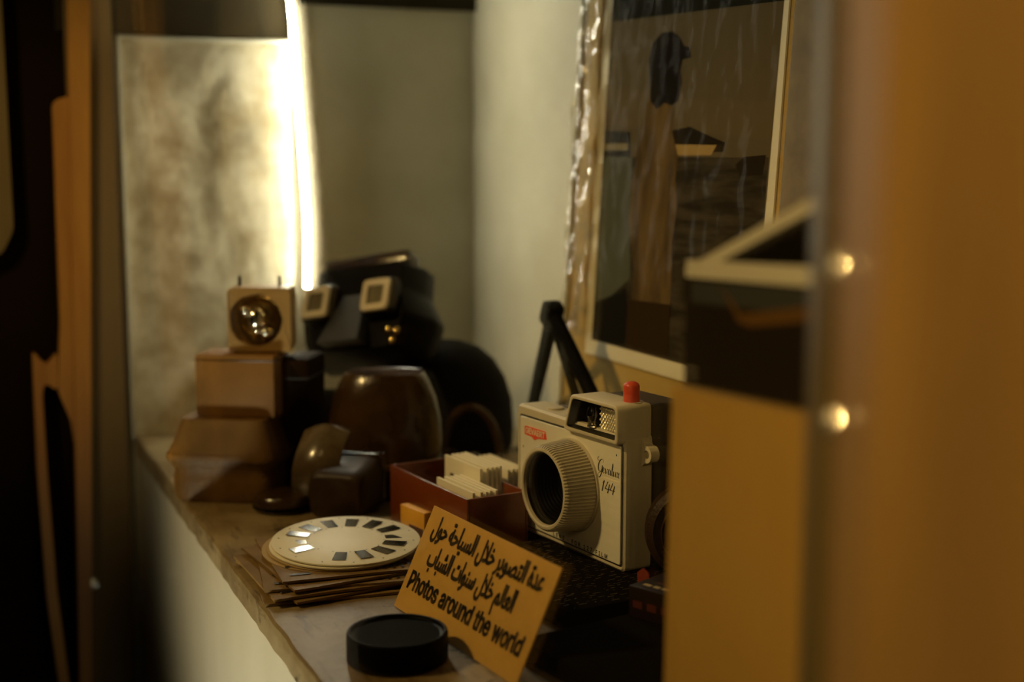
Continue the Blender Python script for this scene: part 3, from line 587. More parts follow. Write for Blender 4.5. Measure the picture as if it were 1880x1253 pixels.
MX = Matrix(((1, 0, 0, 0), (0, 0, -1, 0), (0, 1, 0, 0), (0, 0, 0, 1)))   # x,y -> x,z ; extrude to -y
stile = [(-.0405, .56), (-.0200, .56), (-.0560, -.45), (-.0640, -.45)]
b.prism(P3(stile, 0), .014, MX @ T(0, 0, -.0))
b.done('edge_post', M['oak'], c, smooth=False)
pieces = [
    [(-.0600, .300), (-.044, .305), (-.0440, .18), (-.0480, .02), (-.052, -.02), (-.056, .02), (-.066, .048), (-.064, .075), (-.0615, .11), (-.0610, .20)],
    [(-.0645, .0830), (-.0660, .0470), (-.0755, .0560), (-.0790, .0480), (-.0780, -.02), (-.0745, -.13), (-.058, -.34), (-.064, -.36), (-.083, -.14), (-.0862, -.02), (-.0855, .085), (-.0780, .074), (-.0735, .0715)],
    [(-.128, .60), (-.098, .60), (-.0960, .19), (-.1060, .17), (-.128, .16)],
]
for k, p in enumerate(pieces):
    b = B()
    b.prism(P3(rpoly(p, .006, 3), 0), .010, MX @ T(0, 0, -.002 * k))
    b.done('lattice_bar', M['oak'] if k < 2 else M['stile'], c, smooth=False)  # last bar's dimness is put into a darker wood
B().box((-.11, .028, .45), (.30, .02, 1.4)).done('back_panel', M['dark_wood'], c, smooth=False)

# small metal knob on the end wall below the shelf
c = thing('wall_knob', 'small round metal knob at left, beside the amber post', 'knob', (-.044, .010, -.131), rot=(R(90), 0, 0))
B().lathe([(.0075, 0), (.0075, .003), (.004, .005), (.004, .010), (.0065, .013), (.0072, .017), (.005, .0205), (.001, .0215)], 24).done('knob_head', M['chrome'], c)

# ------------------------------------------------------------------ mottled sheet and LED strip
c = thing('backing_sheet', 'mottled plaster-like sheet standing against the end wall beside the light strip', 'panel', (.0735, -.004, 0))
b = B()
nx, nz = 24, 48
rows = []
for j in range(nz + 1):
    z = .0005 + .354 * j / nz
    row = []
    for i in range(nx + 1):
        x = -.0755 + .150 * i / nx
        dy = .0022 * noise.noise((x * 18, z * 14, 1.3)) + .0012 * noise.noise((x * 60, z * 50, 5.1)) if 0 < i < nx and 0 < j < nz else 0
        row.append((x, -.004 + dy, z))
    rows.append(row)
b.rings(rows, False, False, closed=False)
b.done('sheet', M['plaster'], c)
b = B()
b.box((-.0765, -.003, .177), (.0022, .008, .355), .0006)
b.box((0, -.003, .3555), (.153, .008, .0022), .0006)
b.done('edge_strip', M['sheet_edge'], c, label='pale bright edge of the sheet')

c = thing('light_strip', 'bright white strip of small lights hanging down the end of the case', 'light', (.157, -.016, .130))
path = [(-.0165, 0, .47), (-.0150, 0, .36), (-.0110, 0, .285), (-.0072, 0, .235), (-.0045, 0, .180), (-.0005, 0, .115), (.0022, 0, .060), (.0018, 0, .025), (.0010, 0, 0)]
sp = spline(path, 12)
acc = [0]
for a, q in zip(sp, sp[1:]):
    acc.append(acc[-1] + (q - a).length)
b = B()
b.tube([p + Vector((0, .0022, 0)) for p in sp], .0034, 8, flat=.5)
b.done('tape', M['cream'], c)
b = B()
b.rings([[p + Vector((.0040, -.0012, 0)), p + Vector((.0048, -.0012, 0)), p + Vector((.0048, .0040, 0)), p + Vector((.0040, .0040, 0))] for p in sp])
b.done('shade_lip', M['stile'], c, smooth=False, label='olive lip added beside the strip to shade the end wall')  # added lip that blocks diode light towards the end wall
proto = None
k = 0
d = .0020
while d < acc[-1]:
    i = max(j for j in range(len(acc)) if acc[j] <= d)
    t = (d - acc[i]) / max(1e-6, acc[min(i + 1, len(acc) - 1)] - acc[i]) if i + 1 < len(acc) else 0
    p = sp[i].lerp(sp[min(i + 1, len(sp) - 1)], t)
    if proto is None:
        bb_ = B()
        bb_.sphere((0, 0, 0), (.0026, .0022, .0021), seg=10, n=6)
        proto = bb_.done('diode', M['led'], c)
        o = proto
    else:
        o = proto.copy()
        COL.objects.link(o)
        o.parent = c
    o.location = p + Vector((0, -.0008, 0))
    d += .0050
    k += 1

# ------------------------------------------------------------------ plywood board with the photograph
BO = Matrix.Translation((.293, -.26, 0)) @ Matrix(((.0599, 0, -.9982, 0), (0, -1, 0, 0), (.9982, 0, .0599, 0), (0, 0, 0, 1))) @ Matrix(((0, 1, 0, 0), (1, 0, 0, 0), (0, 0, 1, 0), (0, 0, 0, 1)))
# local: x = along the case towards the camera (s), y = up the board (t), z = out of the board


def on_board(name, label, cat):
    o = thing(name, label, cat)
    o.matrix_world = BO
    return o


c = on_board('plywood_board', 'pale plywood board leaning against the back wall behind the large photograph', 'board')
b = B()
b.box((.168, .29, -.004), (.294, .578, .008), .001)
b.done('panel', M['ply'], c, smooth=False)
b = B()
b.box((.0205, .29, .0005), (.004, .575, .006), .001)
b.done('edge_batten', M['sheet_edge'], c, label='pale bright batten along the left edge of the board')
b = B()
ribbon(b, [(.3085, .10), (.3095, .23), (.3165, .342), (.320, .56)], .0013, T(0, 0, .0004))
b.done('seam', M['ink'], c, smooth=False)
b = B()
b.box((.342, .29, .004), (.050, .575, .010), .001)
b.done('side_rail', M['stile'], c, smooth=False)

c = on_board('photograph', 'large dark white-bordered photograph of a person in a cap', 'photograph')
b = B()
b.box((.1805, .270, .0012), (.241, .335, .0012))
b.done('border', M['paper_white'], c, smooth=False)
pic = B()
mats = []


def flatpoly(pts, z, material):
    if material not in mats:
        mats.append(material)
    f0 = len(pic.bm.faces)
    vs = [pic.bm.verts.new((x / 1000, y / 1000, z)) for x, y in pts]
    for t in tessellate_polygon([[v.co for v in vs]]):
        f = pic.bm.faces.new([vs[i] for i in t])
        f.material_index = mats.index(material)


Z0 = .0020
flatpoly([(71, 114), (290, 114), (297.5, 425), (71, 425)], Z0, flat('picture dusk', (.105, .085, .052)))
flatpoly([(71, 352), (296, 344), (297.5, 425), (71, 425)], Z0 + .0001, flat('picture dark cloud', (.014, .015, .011)))
flatpoly([(71, 306), (135, 298), (200, 290), (294, 285), (293, 262), (71, 276)], Z0 + .0001, flat('picture haze', (.115, .090, .052)))
flatpoly([(71, 252), (292, 251.5), (290, 114), (71, 114)], Z0 + .0001, mat('picture sea', (.055, .045, .030), .55, spec=.0, col2=(.022, .018, .012), nscale=30, stretch=(.5, 3, 1)))
flatpoly([(71, 252), (117, 252), (121, 205), (126, 165), (98, 150), (71, 142)], Z0 + .00015, flat('picture spray', (.075, .080, .058)))
flatpoly([(71, 272), (112, 270), (115, 252), (71, 252)], Z0 + .0002, flat('picture land', (.022, .019, .013)))
flatpoly([(173, 270), (196, 272), (224, 265), (242, 261), (240, 255), (175, 256)], Z0 + .0002, flat('picture headland', (.018, .014, .009)))
flatpoly([(173, 260.5), (232, 259.5), (226, 253), (174, 253)], Z0 + .0003, flat('picture light', (.34, .24, .10)))
flatpoly([(71, 262), (110, 262), (110, 257), (71, 257)], Z0 + .0003, flat('picture light', (.20, .17, .10)))
flatpoly([(256, 247), (266, 252), (289, 253), (287, 241), (262, 240)], Z0 + .0003, flat('picture rocks', (.020, .015, .009)))
flatpoly([(74, 143), (98, 150), (121, 158), (136, 114.5), (72, 114.5)], Z0 + .0003, flat('picture shore', (.010, .009, .007)))
flatpoly([(136, 290), (150, 292), (172, 286), (172.5, 270), (184, 252), (182, 237), (187, 219), (184, 196), (187, 152), (183, 116), (128, 115), (132, 170), (119, 208), (121, 236), (127, 267)], Z0 + .0004,
         mat('picture coat', (.145, .095, .040), .55, spec=.0, col2=(.060, .040, .018), nscale=12, stretch=(3, .7, 1)))
flatpoly([(126, 150), (187, 152), (187.5, 114.6), (126, 114.6)], Z0 + .0005, flat('picture trousers', (.030, .018, .008)))
flatpoly([(134, 320), (138, 331), (150, 337), (164, 337), (175, 332), (181, 326), (189, 324.5), (191, 318), (180, 317), (178, 310), (181, 302), (178, 290), (171, 287), (160, 289), (150, 285), (140, 291), (137, 305)], Z0 + .0005, flat('picture head', (.010, .008, .006)))
po = pic.done('picture', mats, c, smooth=False)

c = on_board('clear_sleeve', 'crinkled clear plastic sleeve over the photograph, catching the strip light', 'sleeve')
b = B()
rows = []
for j in range(61):
    t = .085 + .36 * j / 60
    rows.append([(.026 + .286 * i / 60, t, .006 + .0022 * noise.noise((i * .35, j * .22, 2.0)) + .0012 * noise.noise((i * .9, j * .5, 7.0)) + .003 * math.exp(-((i - 4) / 3.0) ** 2)) for i in range(61)])
b.rings(rows, False, False, closed=False)
b.done('film_sheet', M['sleeve'], c)
b = B()
rows = []
for j in range(81):
    t = .12 + .32 * j / 80
    rows.append([(.030 + .032 * i / 14, t, .0095 + .004 * noise.noise((i * .25, j * .11, 12.0)) + .0025 * noise.noise((i * .7, j * .35, 27.0))) for i in range(15)])
b.rings(rows, False, False, closed=False)
b.done('fold', M['fold'], c, label='folded sleeve edge catching the light')

# ------------------------------------------------------------------ near tan board, its two prints, stile and jamb
c = thing('tan_board', 'plain tan board standing on the shelf right of the flash camera, close to the viewer', 'board', (.092, -.87, 0))
b = B()
b.prism([(.060, 0), (-.056, 0), (-.060, .171), (.056, .1660)], .006, Matrix(((0, 0, 1, 0), (-1, 0, 0, 0), (0, 1, 0, 0), (0, 0, 0, 1))) @ Matrix(((-1, 0, 0, 0), (0, 1, 0, 0), (0, 0, 1, 0), (0, 0, 0, 1))))
b.done('board_panel', M['board'], c, smooth=False)
B().box((.022, .0, .045), (.036, .08, .09), .001).done('support_block', M['board'], c, smooth=False)


def print_card(name, label, poly, border, inner, mi, x, extra=()):
    o = thing(name, label, 'photograph', (x, -.80, 0))
    mm = Matrix(((0, 0, -1, 0), (-1, 0, 0, 0), (0, 1, 0, 0), (0, 0, 0, 1)))
    b = B()
    b.prism(poly, .0012, mm)
    b.done('border', M['paper_white'], o, smooth=False)
    b = B()
    b.prism(inner, .0003, mm @ T(0, 0, .0012))
    b.done('picture', mi, o, smooth=False)
    for k, (nm, q, mt) in enumerate(extra):
        b = B()
        b.prism(q, .0003, mm @ T(0, 0, .0016 + .0003 * k))
        b.done(nm, mt, o, smooth=False)
    return o


dk = flat('dark picture', (.020, .014, .008))
dk2 = flat('darker picture', (.008, .006, .004))
bl = flat('grey picture', (.050, .050, .045))
br = flat('brown picture', (.13, .065, .015))
print_card('photo_print', 'blurred dark print with a level white top edge above the tan board', [(.008, .010), (.112, .010), (.112, .2165), (.008, .2125)], 0,
           [(.008, .012), (.112, .012), (.112, .2100), (.008, .2060)], dk, .102,
           (('picture_sky', [(.013, .2050), (.103, .2088), (.103, .200), (.013, .197)], bl),
            ('picture_shape', [(.034, .205), (.047, .196), (.092, .2035), (.092, .1985), (.054, .1922), (.046, .1930)], br)))
print_card('photo_print', 'blurred dark print with a slanting white edge, behind the level-edged print', [(.000, .2085), (.118, .2515), (.135, .205), (.016, .160)], 0,
           [(.0150, .2090), (.112, .2442), (.127, .203), (.030, .165)], dk2, .106)

c = thing('door_stile', 'narrow olive brown upright post at right with bright metal studs', 'post', (.062, -.955, .0005))
B().prism([(-.0075, -.002), (.0051, -.0072), (.0105, .006), (-.002, .011)], .64).done('post', M['stile'], c, smooth=False)
c = thing('case_jamb', 'wide brown wooden upright filling the right edge, nearest to the viewer', 'upright', (.03, -1.03, -.25))
B().prism([(-.0193, -.0058), (.025, -.0245), (.037, .003), (-.0075, .022)], 1.0).done('upright', M['jamb'], c, smooth=False)
for z, nm in ((.2222, 'upper round metal stud on the olive post, glinting'), (.1800, 'lower round metal stud on the olive post, ribbed glint')):
    c = thing('metal_stud', nm, 'stud', (.0595, -.9603, z), group='studs on the post', rot=Vector((-.73, -.65, .21)).to_track_quat('Z', 'Y').to_euler())
    B().lathe([(.0045, -.006), (.0045, .0030), (.0040, .0036), (.0020, .0039), (.0003, .0040)], 32).done('stud_head', M['chrome'], c)

# ================================================================== THE FLASH CAMERA
MM = Matrix.Scale(.001, 4)
CAM = thing('flash_camera', 'beige flash camera with red shutter button and ribbed lens, in front of the tan board', 'camera', (.181, -.459, .0125), -82.1)
# local (mm): x along the front, y into the body, z up
XZ = Matrix(((1, 0, 0, 0), (0, 0, 1, 0), (0, 1, 0, 0), (0, 0, 0, 1)))      # polygon x,y -> x,z ; extrude to +y


def front(y):
    """lettering plane on the front: x right, y up, facing -y"""
    return MM @ T(0, y, 0) @ Matrix(((1, 0, 0, 0), (0, 0, -1, 0), (0, 1, 0, 0), (0, 0, 0, 1)))


body = rpoly([(0, 0), (119, 0), (119, 80), (3, 82), (0, 80)], [3.5, 3.5, 3.5, 2, 2.5], 5)
b = B()
b.prism(body, 20.5, MM @ XZ, bevel=1.4)
b.done('front_shell', M['camera_beige'], CAM, label='beige front shell')
back = rpoly([(3, 2), (116, 2), (116, 79), (3, 79)], 4, 5)
b = B()
b.prism(back, 32, MM @ T(0, 20.5, 0) @ XZ, bevel=2.5)
b.prism(rpoly([(64, 70), (117, 70), (117, 96.5), (66, 96.5)], 3, 4), 27, MM @ T(0, 19.5, 0) @ XZ, bevel=1.6)
b.done('back_cover', M['camera_brown'], CAM, label='dark brown back')
# faceplate with its dark surround groove
b = B()
b.prism(rpoly(rect(4.3, 3.2, 117.8, 75.8), 2, 4), .4, MM @ T(0, -.25, 0) @ XZ)
b.done('plate_groove', M['ink'], CAM, smooth=False, label='dark groove around the faceplate')
b = B()
b.prism(rpoly(rect(5.4, 4.2, 116.6, 74.6), 1.6, 4), .8, MM @ T(0, -.9, 0) @ XZ, bevel=.25)
FP = b.done('faceplate', M['alu'], CAM, label='brushed metal faceplate')
# lettering on the faceplate
b = B()
b.prism([(11.3, 68.4), (13.0, 69.2), (36.0, 69.2), (37.4, 64.3), (27, 63.2), (23.2, 61.6), (19.5, 63.2), (11.6, 63.6)], .35, MM @ T(0, -1.25, 0) @ XZ)
BG = b.done('badge', M['badge_red'], FP, smooth=False, label='red maker badge')
b = B()
lettering(b, 'brand', front(-1.42) @ T(12.9, 64.75, 0), 22.6, 3.6, bold=.42)
b.done('badge_lettering', M['badge_white'], FP, smooth=False, label='pale capitals GEVAERT on the red badge')
b = B()
lettering(b, 'rim', front(-.96) @ T(45.5, 4.9, 0), 58.5, 2.5, bold=.28)
b.done('rim_lettering', M['ink'], FP, smooth=False, label='small dark capitals along the bottom edge')
b = B()
for x in (17.4,):
    for q in ([(x, 4.9), (x, 7.4)], [(x, 7.3), (x + 1.3, 7.3), (x + 1.6, 6.7), (x + 1.3, 6.1), (x, 6.1)], [(x + .8, 6.1), (x + 1.7, 4.9)]):
        ribbon(b, q, .42, front(-.96), ends=.5)
b.done('rim_letter', M['ink'], FP, smooth=False)
b = B()
S = front(-.97)


def pen(pts, w0=.28, w1=.85, k=7):
    """script stroke: thick when it runs down, thin when it runs up"""
    p = spline([(x, y, 0) for x, y in pts], k)
    ws = []
    for i in range(len(p)):
        d = p[min(i + 1, len(p) - 1)] - p[max(i - 1, 0)]
        dn = max(0, -d.normalized().y) if d.length > 0 else 0
        ws.append(w0 + (w1 - w0) * dn ** 1.5)
    ribbon(b, p, ws, S)


# Gevalux (script): G e v a l u x
pen([(99.0, 61.6), (99.3, 63.0), (97.8, 63.6), (95.6, 62.0), (94.2, 59.2), (94.4, 56.8), (95.8, 55.9), (97.4, 57.2), (98.4, 59.8)], .3, 1.0)
pen([(98.4, 59.9), (97.9, 57.6), (97.0, 54.6), (95.4, 52.4), (93.9, 52.6), (93.8, 53.9), (95.2, 55.2), (98.2, 56.2)], .3, .9)
pen([(94.6, 64.6), (93.4, 63.4), (93.8, 62.4), (95.2, 62.6)], .25, .5)
x = 98.2
pen([(x, 56.2), (x + 1.3, 57.2), (x + 1.9, 58.4), (x + 1.3, 58.9), (x + .6, 57.8), (x + .55, 56.1), (x + 1.3, 55.5), (x + 2.4, 56.4)], .25, .85)
pen([(x + 2.4, 57.6), (x + 2.9, 58.6), (x + 3.4, 57.6), (x + 3.5, 55.6), (x + 4.6, 56.9), (x + 5.3, 58.7), (x + 5.9, 58.3)], .25, .85)
pen([(x + 8.3, 58.2), (x + 7.4, 58.8), (x + 6.4, 57.7), (x + 6.1, 56.2), (x + 6.8, 55.5), (x + 7.9, 56.7), (x + 8.4, 58.5), (x + 8.2, 56.2), (x + 8.6, 55.5), (x + 9.5, 56.6)], .25, .85)
pen([(x + 9.5, 56.6), (x + 10.8, 60.2), (x + 11.2, 62.4), (x + 10.6, 62.6), (x + 10.1, 60.0), (x + 9.8, 56.6), (x + 10.3, 55.5), (x + 11.2, 56.4)], .25, .85)
pen([(x + 11.6, 58.5), (x + 11.4, 56.4), (x + 11.9, 55.5), (x + 13.0, 56.8), (x + 13.7, 58.5), (x + 13.5, 56.4), (x + 13.9, 55.5), (x + 14.7, 56.4)], .25, .85)
pen([(x + 14.9, 58.2), (x + 15.5, 58.6), (x + 16.0, 57.0), (x + 16.5, 55.5), (x + 17.2, 56.0)], .25, .85)
pen([(x + 17.3, 58.5), (x + 16.6, 57.9), (x + 15.6, 56.1), (x + 14.9, 55.6)], .25, .6)
# 144
pen([(98.6, 49.6), (100.4, 51.4)], .3, .5)
pen([(100.4, 51.4), (99.2, 48.0), (98.2, 44.6)], .4, 1.0)
for x in (101.6, 106.6):
    pen([(x + 2.6, 51.4), (x + 1.0, 48.8), (x - .4, 46.6)], .3, .8)
    ribbon(b, [(x - .5, 46.7), (x + 4.6, 46.9)], .5, S)
    pen([(x + 4.2, 50.0), (x + 3.2, 47.2), (x + 2.2, 44.4)], .4, 1.0)
b.done('model_lettering', M['ink'], FP, smooth=False, label='dark script lettering Gevalux 144')
b = B()
ribbon(b, [(98.7, 53.1), (115.8, 53.3)], .62, front(-.98))
b.done('underline', M['badge_white'], FP, smooth=False, label='pale rule under the script')
for x, z in ((9.4, 55.2), (112.4, 68.6)):
    b = B()
    ribbon(b, [(x - .5, z), (x + .5, z)], 1.2, front(-.96))
    b.done('plate_mark', M['ink'], FP, smooth=False)

# lens barrel: ribbed cone pointing to -y, centre (67, 42)
LM = MM @ T(67, -.8, 42) @ RX(90)
n = 78
b = B()
prof = []
for k, (z, ro, rib) in enumerate([(0, 28.6, 0), (1.6, 28.6, 0), (1.8, 27.3, 0), (2.4, 27.4, .62), (20.4, 25.4, .62), (21.6, 24.8, .30)]):
    ring = []
    for i in range(n):
        for f, up in ((.0, 0), (.14, 1), (.50, 1), (.64, 0)):
            a = 2 * pi * (i + f) / n
            r = ro + rib * (1 if up else -1)
            ring.append((r * cos(a), r * sin(a), z))
    prof.append(ring)
for r, z in ((24.4, 21.9), (23.0, 22.1), (22.3, 21.6), (22.0, 20.4), (21.8, 19.6)):
    prof.append([(r * cos(2 * pi * i / (4 * n)), r * sin(2 * pi * i / (4 * n)), z) for i in range(4 * n)])
b.rings(prof, cap0=True, cap1=False, m=LM)
LB = b.done('lens_barrel', M['camera_beige'], CAM, label='beige ribbed lens barrel', angle=28)
b = B()
pr_ = [(21.75, 19.9)]
for k in range(9):
    r = 21.2 - k * 1.25
    z = 19.2 - k * 1.7
    pr_ += [(r, z), (r, z - .9), (r - .55, z - .9)]
b.lathe(pr_, 64, LM, False, False)
b.done('lens_hood', M['lens_black'], LB, label='black stepped lens throat')
b = B()
b.lathe([(10.6, 3.2), (9.6, 4.6), (7.0, 5.8), (3.5, 6.6), (.4, 6.8)], 40, LM)
b.done('lens_glass', M['glass_dark'], LB, label='dark lens glass')

# flash hump (its window frame is open to the front)
outer = rpoly([(62.0, 75.6), (118.6, 75.6), (118.6, 98.6), (70.2, 98.6)], [3.2, 2.6, 4.2, 3.2], 5)
inner = rpoly([(65.2, 78.2), (116.2, 78.2), (116.2, 96.2), (72.2, 96.2)], [2.2, 1.8, 2.6, 2.2], 5)
Y0, Y1 = -5.2, 20.0


def ringxz(p, y):
    return [(x, y, z) for x, z in p]


b = B()
ins = inset(outer, 1.2)
b.rings([ringxz(inset(outer, 3.5), Y1), ringxz(inset(outer, .8), Y1 - .6), ringxz(outer, Y1 - 3.5), ringxz(outer, Y0 + .9), ringxz(inset(outer, .5), Y0 + .2), ringxz(ins, Y0), ringxz(inset(inner, -.3), Y0 + .1), ringxz(inner, Y0 + .7)], True, False, MM)
HP = b.done('flash_hump', M['camera_beige'], CAM, label='beige flash housing on top', angle=40)
b = B()
b.rings([ringxz(inner, Y0 + .6), ringxz(inset(inner, 2.2), 4.5)], False, True, MM)
b.done('flash_recess', M['lens_black'], HP, label='black flash recess')
# fluted reflector and bulb
b = B()
rows = []
nz, nx = 29, 48
for j in range(nz):
    z = 80.6 + 13.4 * j / (nz - 1)
    row = []
    for i in range(nx):
        x = 91.0 + 22.8 * i / (nx - 1)
        y = 2.6 - 2.6 * (((x - 96) / 18) ** 2) + .75 * cos((x - 91) / 22.8 * 2 * pi * 8) * cos((z - 80.6) / 13.4 * 2 * pi * 4.0)
        row.append((x, y, z))
    rows.append(row)
b.rings(rows, False, False, MM, closed=False)
b.done('fluted_reflector', M['silver'], HP, label='fluted metal reflector')
b = B()
b.lathe([(.3, -6.4), (2.2, -6.2), (2.6, -5.2), (2.3, -4.2), (2.9, -2.5), (4.0, 0), (4.0, 2.5), (2.9, 5.2), (.4, 6.3)], 24, MM @ T(85.5, .8, 87.2))
b.done('flash_bulb', M['bulb_glass'], HP, label='small clear flash bulb')
b = B()
b.lathe([(1.6, -6.3), (1.6, -3.0), (.5, -2.5), (.4, 2.0)], 14, MM @ T(85.5, .8, 87.2))
b.tube([(80.2, 1.2, 80.8), (80.6, 1.0, 84), (80.2, .8, 88), (80.4, 1.0, 92)], .5, 6, MM)
b.tube([(81.6, .2, 80.9), (83.0, -.8, 80.5), (86.5, -1.0, 80.6), (88.6, .4, 80.9)], .6, 6, MM)
b.done('bulb_socket', M['chrome'], HP, label='shiny metal bulb holder')
# shutter button and its well
b = B()
b.lathe([(7.0, 98.3), (7.0, 98.75), (5.6, 98.75), (5.6, 98.3)], 32, MM @ T(109.6, 11.2, 0))
b.done('button_collar', M['camera_beige'], CAM, label='low collar round the red button')
b = B()
b.lathe([(4.6, 98.3), (4.75, 99.5), (4.75, 107.6), (4.55, 108.3), (3.9, 109.3), (2.4, 110.1), (.3, 110.4)], 32, MM @ T(109.6, 11.2, 0))
b.done('shutter_button', M['red_plastic'], CAM, label='tall red shutter button')
# top fittings
b = B()
b.lathe([(5.6, 81.4), (5.6, 82.6), (4.9, 82.8), (.3, 82.8)], 28, MM @ T(29, 10.5, 0))
b.done('top_disc', M['camera_beige'], CAM)
b = B()
b.box((44, 25, 80), (38, 14, 5.2), 1.2, m=MM)
b.done('viewfinder_cover', M['camera_brown'], CAM, label='dark block behind the top edge')
b = B()
b.box((52.2, 5.5, 81.2), (3.2, 2.2, 1.6), .4, m=MM)
b.done('top_pin', M['ink'], CAM)
# strap lugs
for nm, mx in (('strap_lug', T(119, 0, 69.5)), ('strap_lug', T(0, 0, 42) @ Matrix.Scale(-1, 4, (1, 0, 0)))):
    b = B()
    prof = rpoly([(-1.5, 9.0), (1.6, 8.0), (2.4, 5.0), (7.4, 4.6), (9.8, 0), (7.4, -4.6), (2.4, -5.4), (1.6, -7.0), (-1.5, -8.0)], [0, 1.2, 1.5, 3, 4, 3, 1.5, 1.2, 0], 4)
    hole = [(4.6 + 2.5 * cos(2 * pi * i / len(prof)), 2.5 * sin(2 * pi * i / len(prof))) for i in range(len(prof))]
    k0 = min(range(len(prof)), key=lambda i: abs(math.atan2(prof[i][1], prof[i][0] - 4.6) - 0))
    if sum(a[0] * q[1] - q[0] * a[1] for a, q in zip(prof, prof[1:] + prof[:1])) < 0:
        prof = prof[::-1]
        k0 = len(prof) - 1 - k0
    prof = prof[k0:] + prof[:k0]
    rr = [ringxz(prof, 12), ringxz(prof, 18), ringxz(hole, 18), ringxz(hole, 12), ringxz(prof, 12)]
    b.rings(rr, False, False, MM @ mx)
    bmesh.ops.remove_doubles(b.bm, verts=b.bm.verts[:], dist=1e-6)
    b.done(nm, M['camera_beige'], CAM, label='pierced beige strap lug', angle=30)

# ================================================================== ON THE SHELF, NEAR
# sign card
c = thing('info_card', 'tan lettered card in Arabic and English leaning in front of the flash camera', 'sign', (.068, -.546, .0008))
ax = Vector((.116, -.9932, 0)).normalized()
nx_ = Vector((.9932, .116, 0))
up = (nx_ * .43 + Vector((0, 0, 1)) * .903).normalized()
nrm = ax.cross(up)
CM = Matrix(((ax.x, up.x, nrm.x, 0), (ax.y, up.y, nrm.y, 0), (ax.z, up.z, nrm.z, 0), (0, 0, 0, 1)))
b = B()
b.box((.0688, .0302, -.0006), (.1376, .0604, .0010), .0002, 1, CM)
b.done('card', M['kraft'], c, smooth=False)
b = B()
b.prism([(.012, .002), (.050, .002), (.042, .048), (.022, .048)], .0006, CM @ T(0, .0, -.0012) @ T(0, .050, 0) @ RX(42) @ T(0, -.050, -.0008))
b.done('rear_strut', M['kraft'], c, smooth=False)
for nm, key, x0, y0, w, h, bd, lb in (('arabic_lettering', 'a1', .0095, .0452, .1190, .0130, .0010, 'upper line of black Arabic lettering'),
                                      ('arabic_lettering', 'a2', .0165, .0295, .0950, .0130, .0010, 'lower line of black Arabic lettering'),
                                      ('english_lettering', 'en', .0060, .0130, .1250, .0095, .0011, 'black English lettering: Photos around the world')):
    b = B()
    lettering(b, key, CM @ T(x0, y0, .00012), w, h, bold=bd)
    b.done(nm, M['ink'], c, smooth=False, label=lb)

# lens cap
c = thing('lens_cover', 'round black lens cap lying on the shelf in front of the lettered card', 'lens cap', (.0445, -.6245, .0006))
b = B()
b.lathe([(.0250, 0), (.0256, .0006), (.0256, .0130), (.0252, .0146), (.0245, .0150), (.0238, .0148), (.0235, .0136), (.0226, .0130), (.0004, .0130)], 72)
b.done('cap_body', M['black_plastic'], c, angle=50)
b = B()
b.lathe([(.0214, .0129), (.0214, .01322), (.0002, .01322)], 64)
b.done('cap_face', mat('dull cap face', (.006, .0055, .005), .7, spec=.04, bump=.5, bscale=1500), c, label='dull grained face of the cap')

# picture reels: one with film windows on top, plainer ones under it
def reel_mesh(card, full, name, label, loc, rot):
    o = thing(name, label, 'picture reel', loc, group='picture reels in the stack', rot=rot)
    b = B()
    b.lathe([(.0450, 0), (.0455, .0003), (.0455, .0010), (.0450, .0013), (.0002, .0013)], 96)
    b.done('disc', card, o)
    if full:
        proto = None
        for k in range(14):
            a = 360 / 14 * k + 6
            if proto is None:
                b = B()
                b.prism([(.0242, -.0034), (.0380, -.0041), (.0380, .0041), (.0242, .0034)], .00015, T(0, 0, .0013))
                f = proto = b.done('film_frame', M['film'], o, smooth=False, label='dark glossy film window')
            else:
                f = proto.copy()
                COL.objects.link(f)
                f.parent = o
            f.rotation_euler = (R(random.uniform(-.5, .5)), R(random.uniform(-1.2, .6)), R(a))
        b = B()
        for k in range(14):
            a = 2 * pi / 14 * (k + .5) + .1
            for r, s in ((.0415, .0006), (.0232, .0005)):
                b.prism([(r * cos(a) + s * cos(q), r * sin(a) + s * sin(q)) for q in [2 * pi * i / 8 for i in range(8)]], .00006, T(0, 0, .0013))
        b.done('index_marks', M['ink'], o, smooth=False)
    return o


rt = (R(3.2), R(-1.0), 0)
for k, (dx, dy, lb) in enumerate([(-.0052, .0020, 'lowest picture reel of the stack, only its tan rim showing'), (-.0024, .0005, 'middle picture reel of the stack, only its rim showing'), (-.0012, -.0010, 'picture reel directly under the top white one, edge showing')]):
    reel_mesh(M['reel_tan'] if k < 2 else M['reel_card'], False, 'picture_reel', lb, (.0640 + dx, -.4640 + dy, .01265 + .00145 * k), rt)
reel_mesh(M['reel_card'], True, 'picture_reel', 'white picture reel with dark film windows lying on top of the stack', (.0640, -.4650, .0171), (rt[0], rt[1], R(10)))

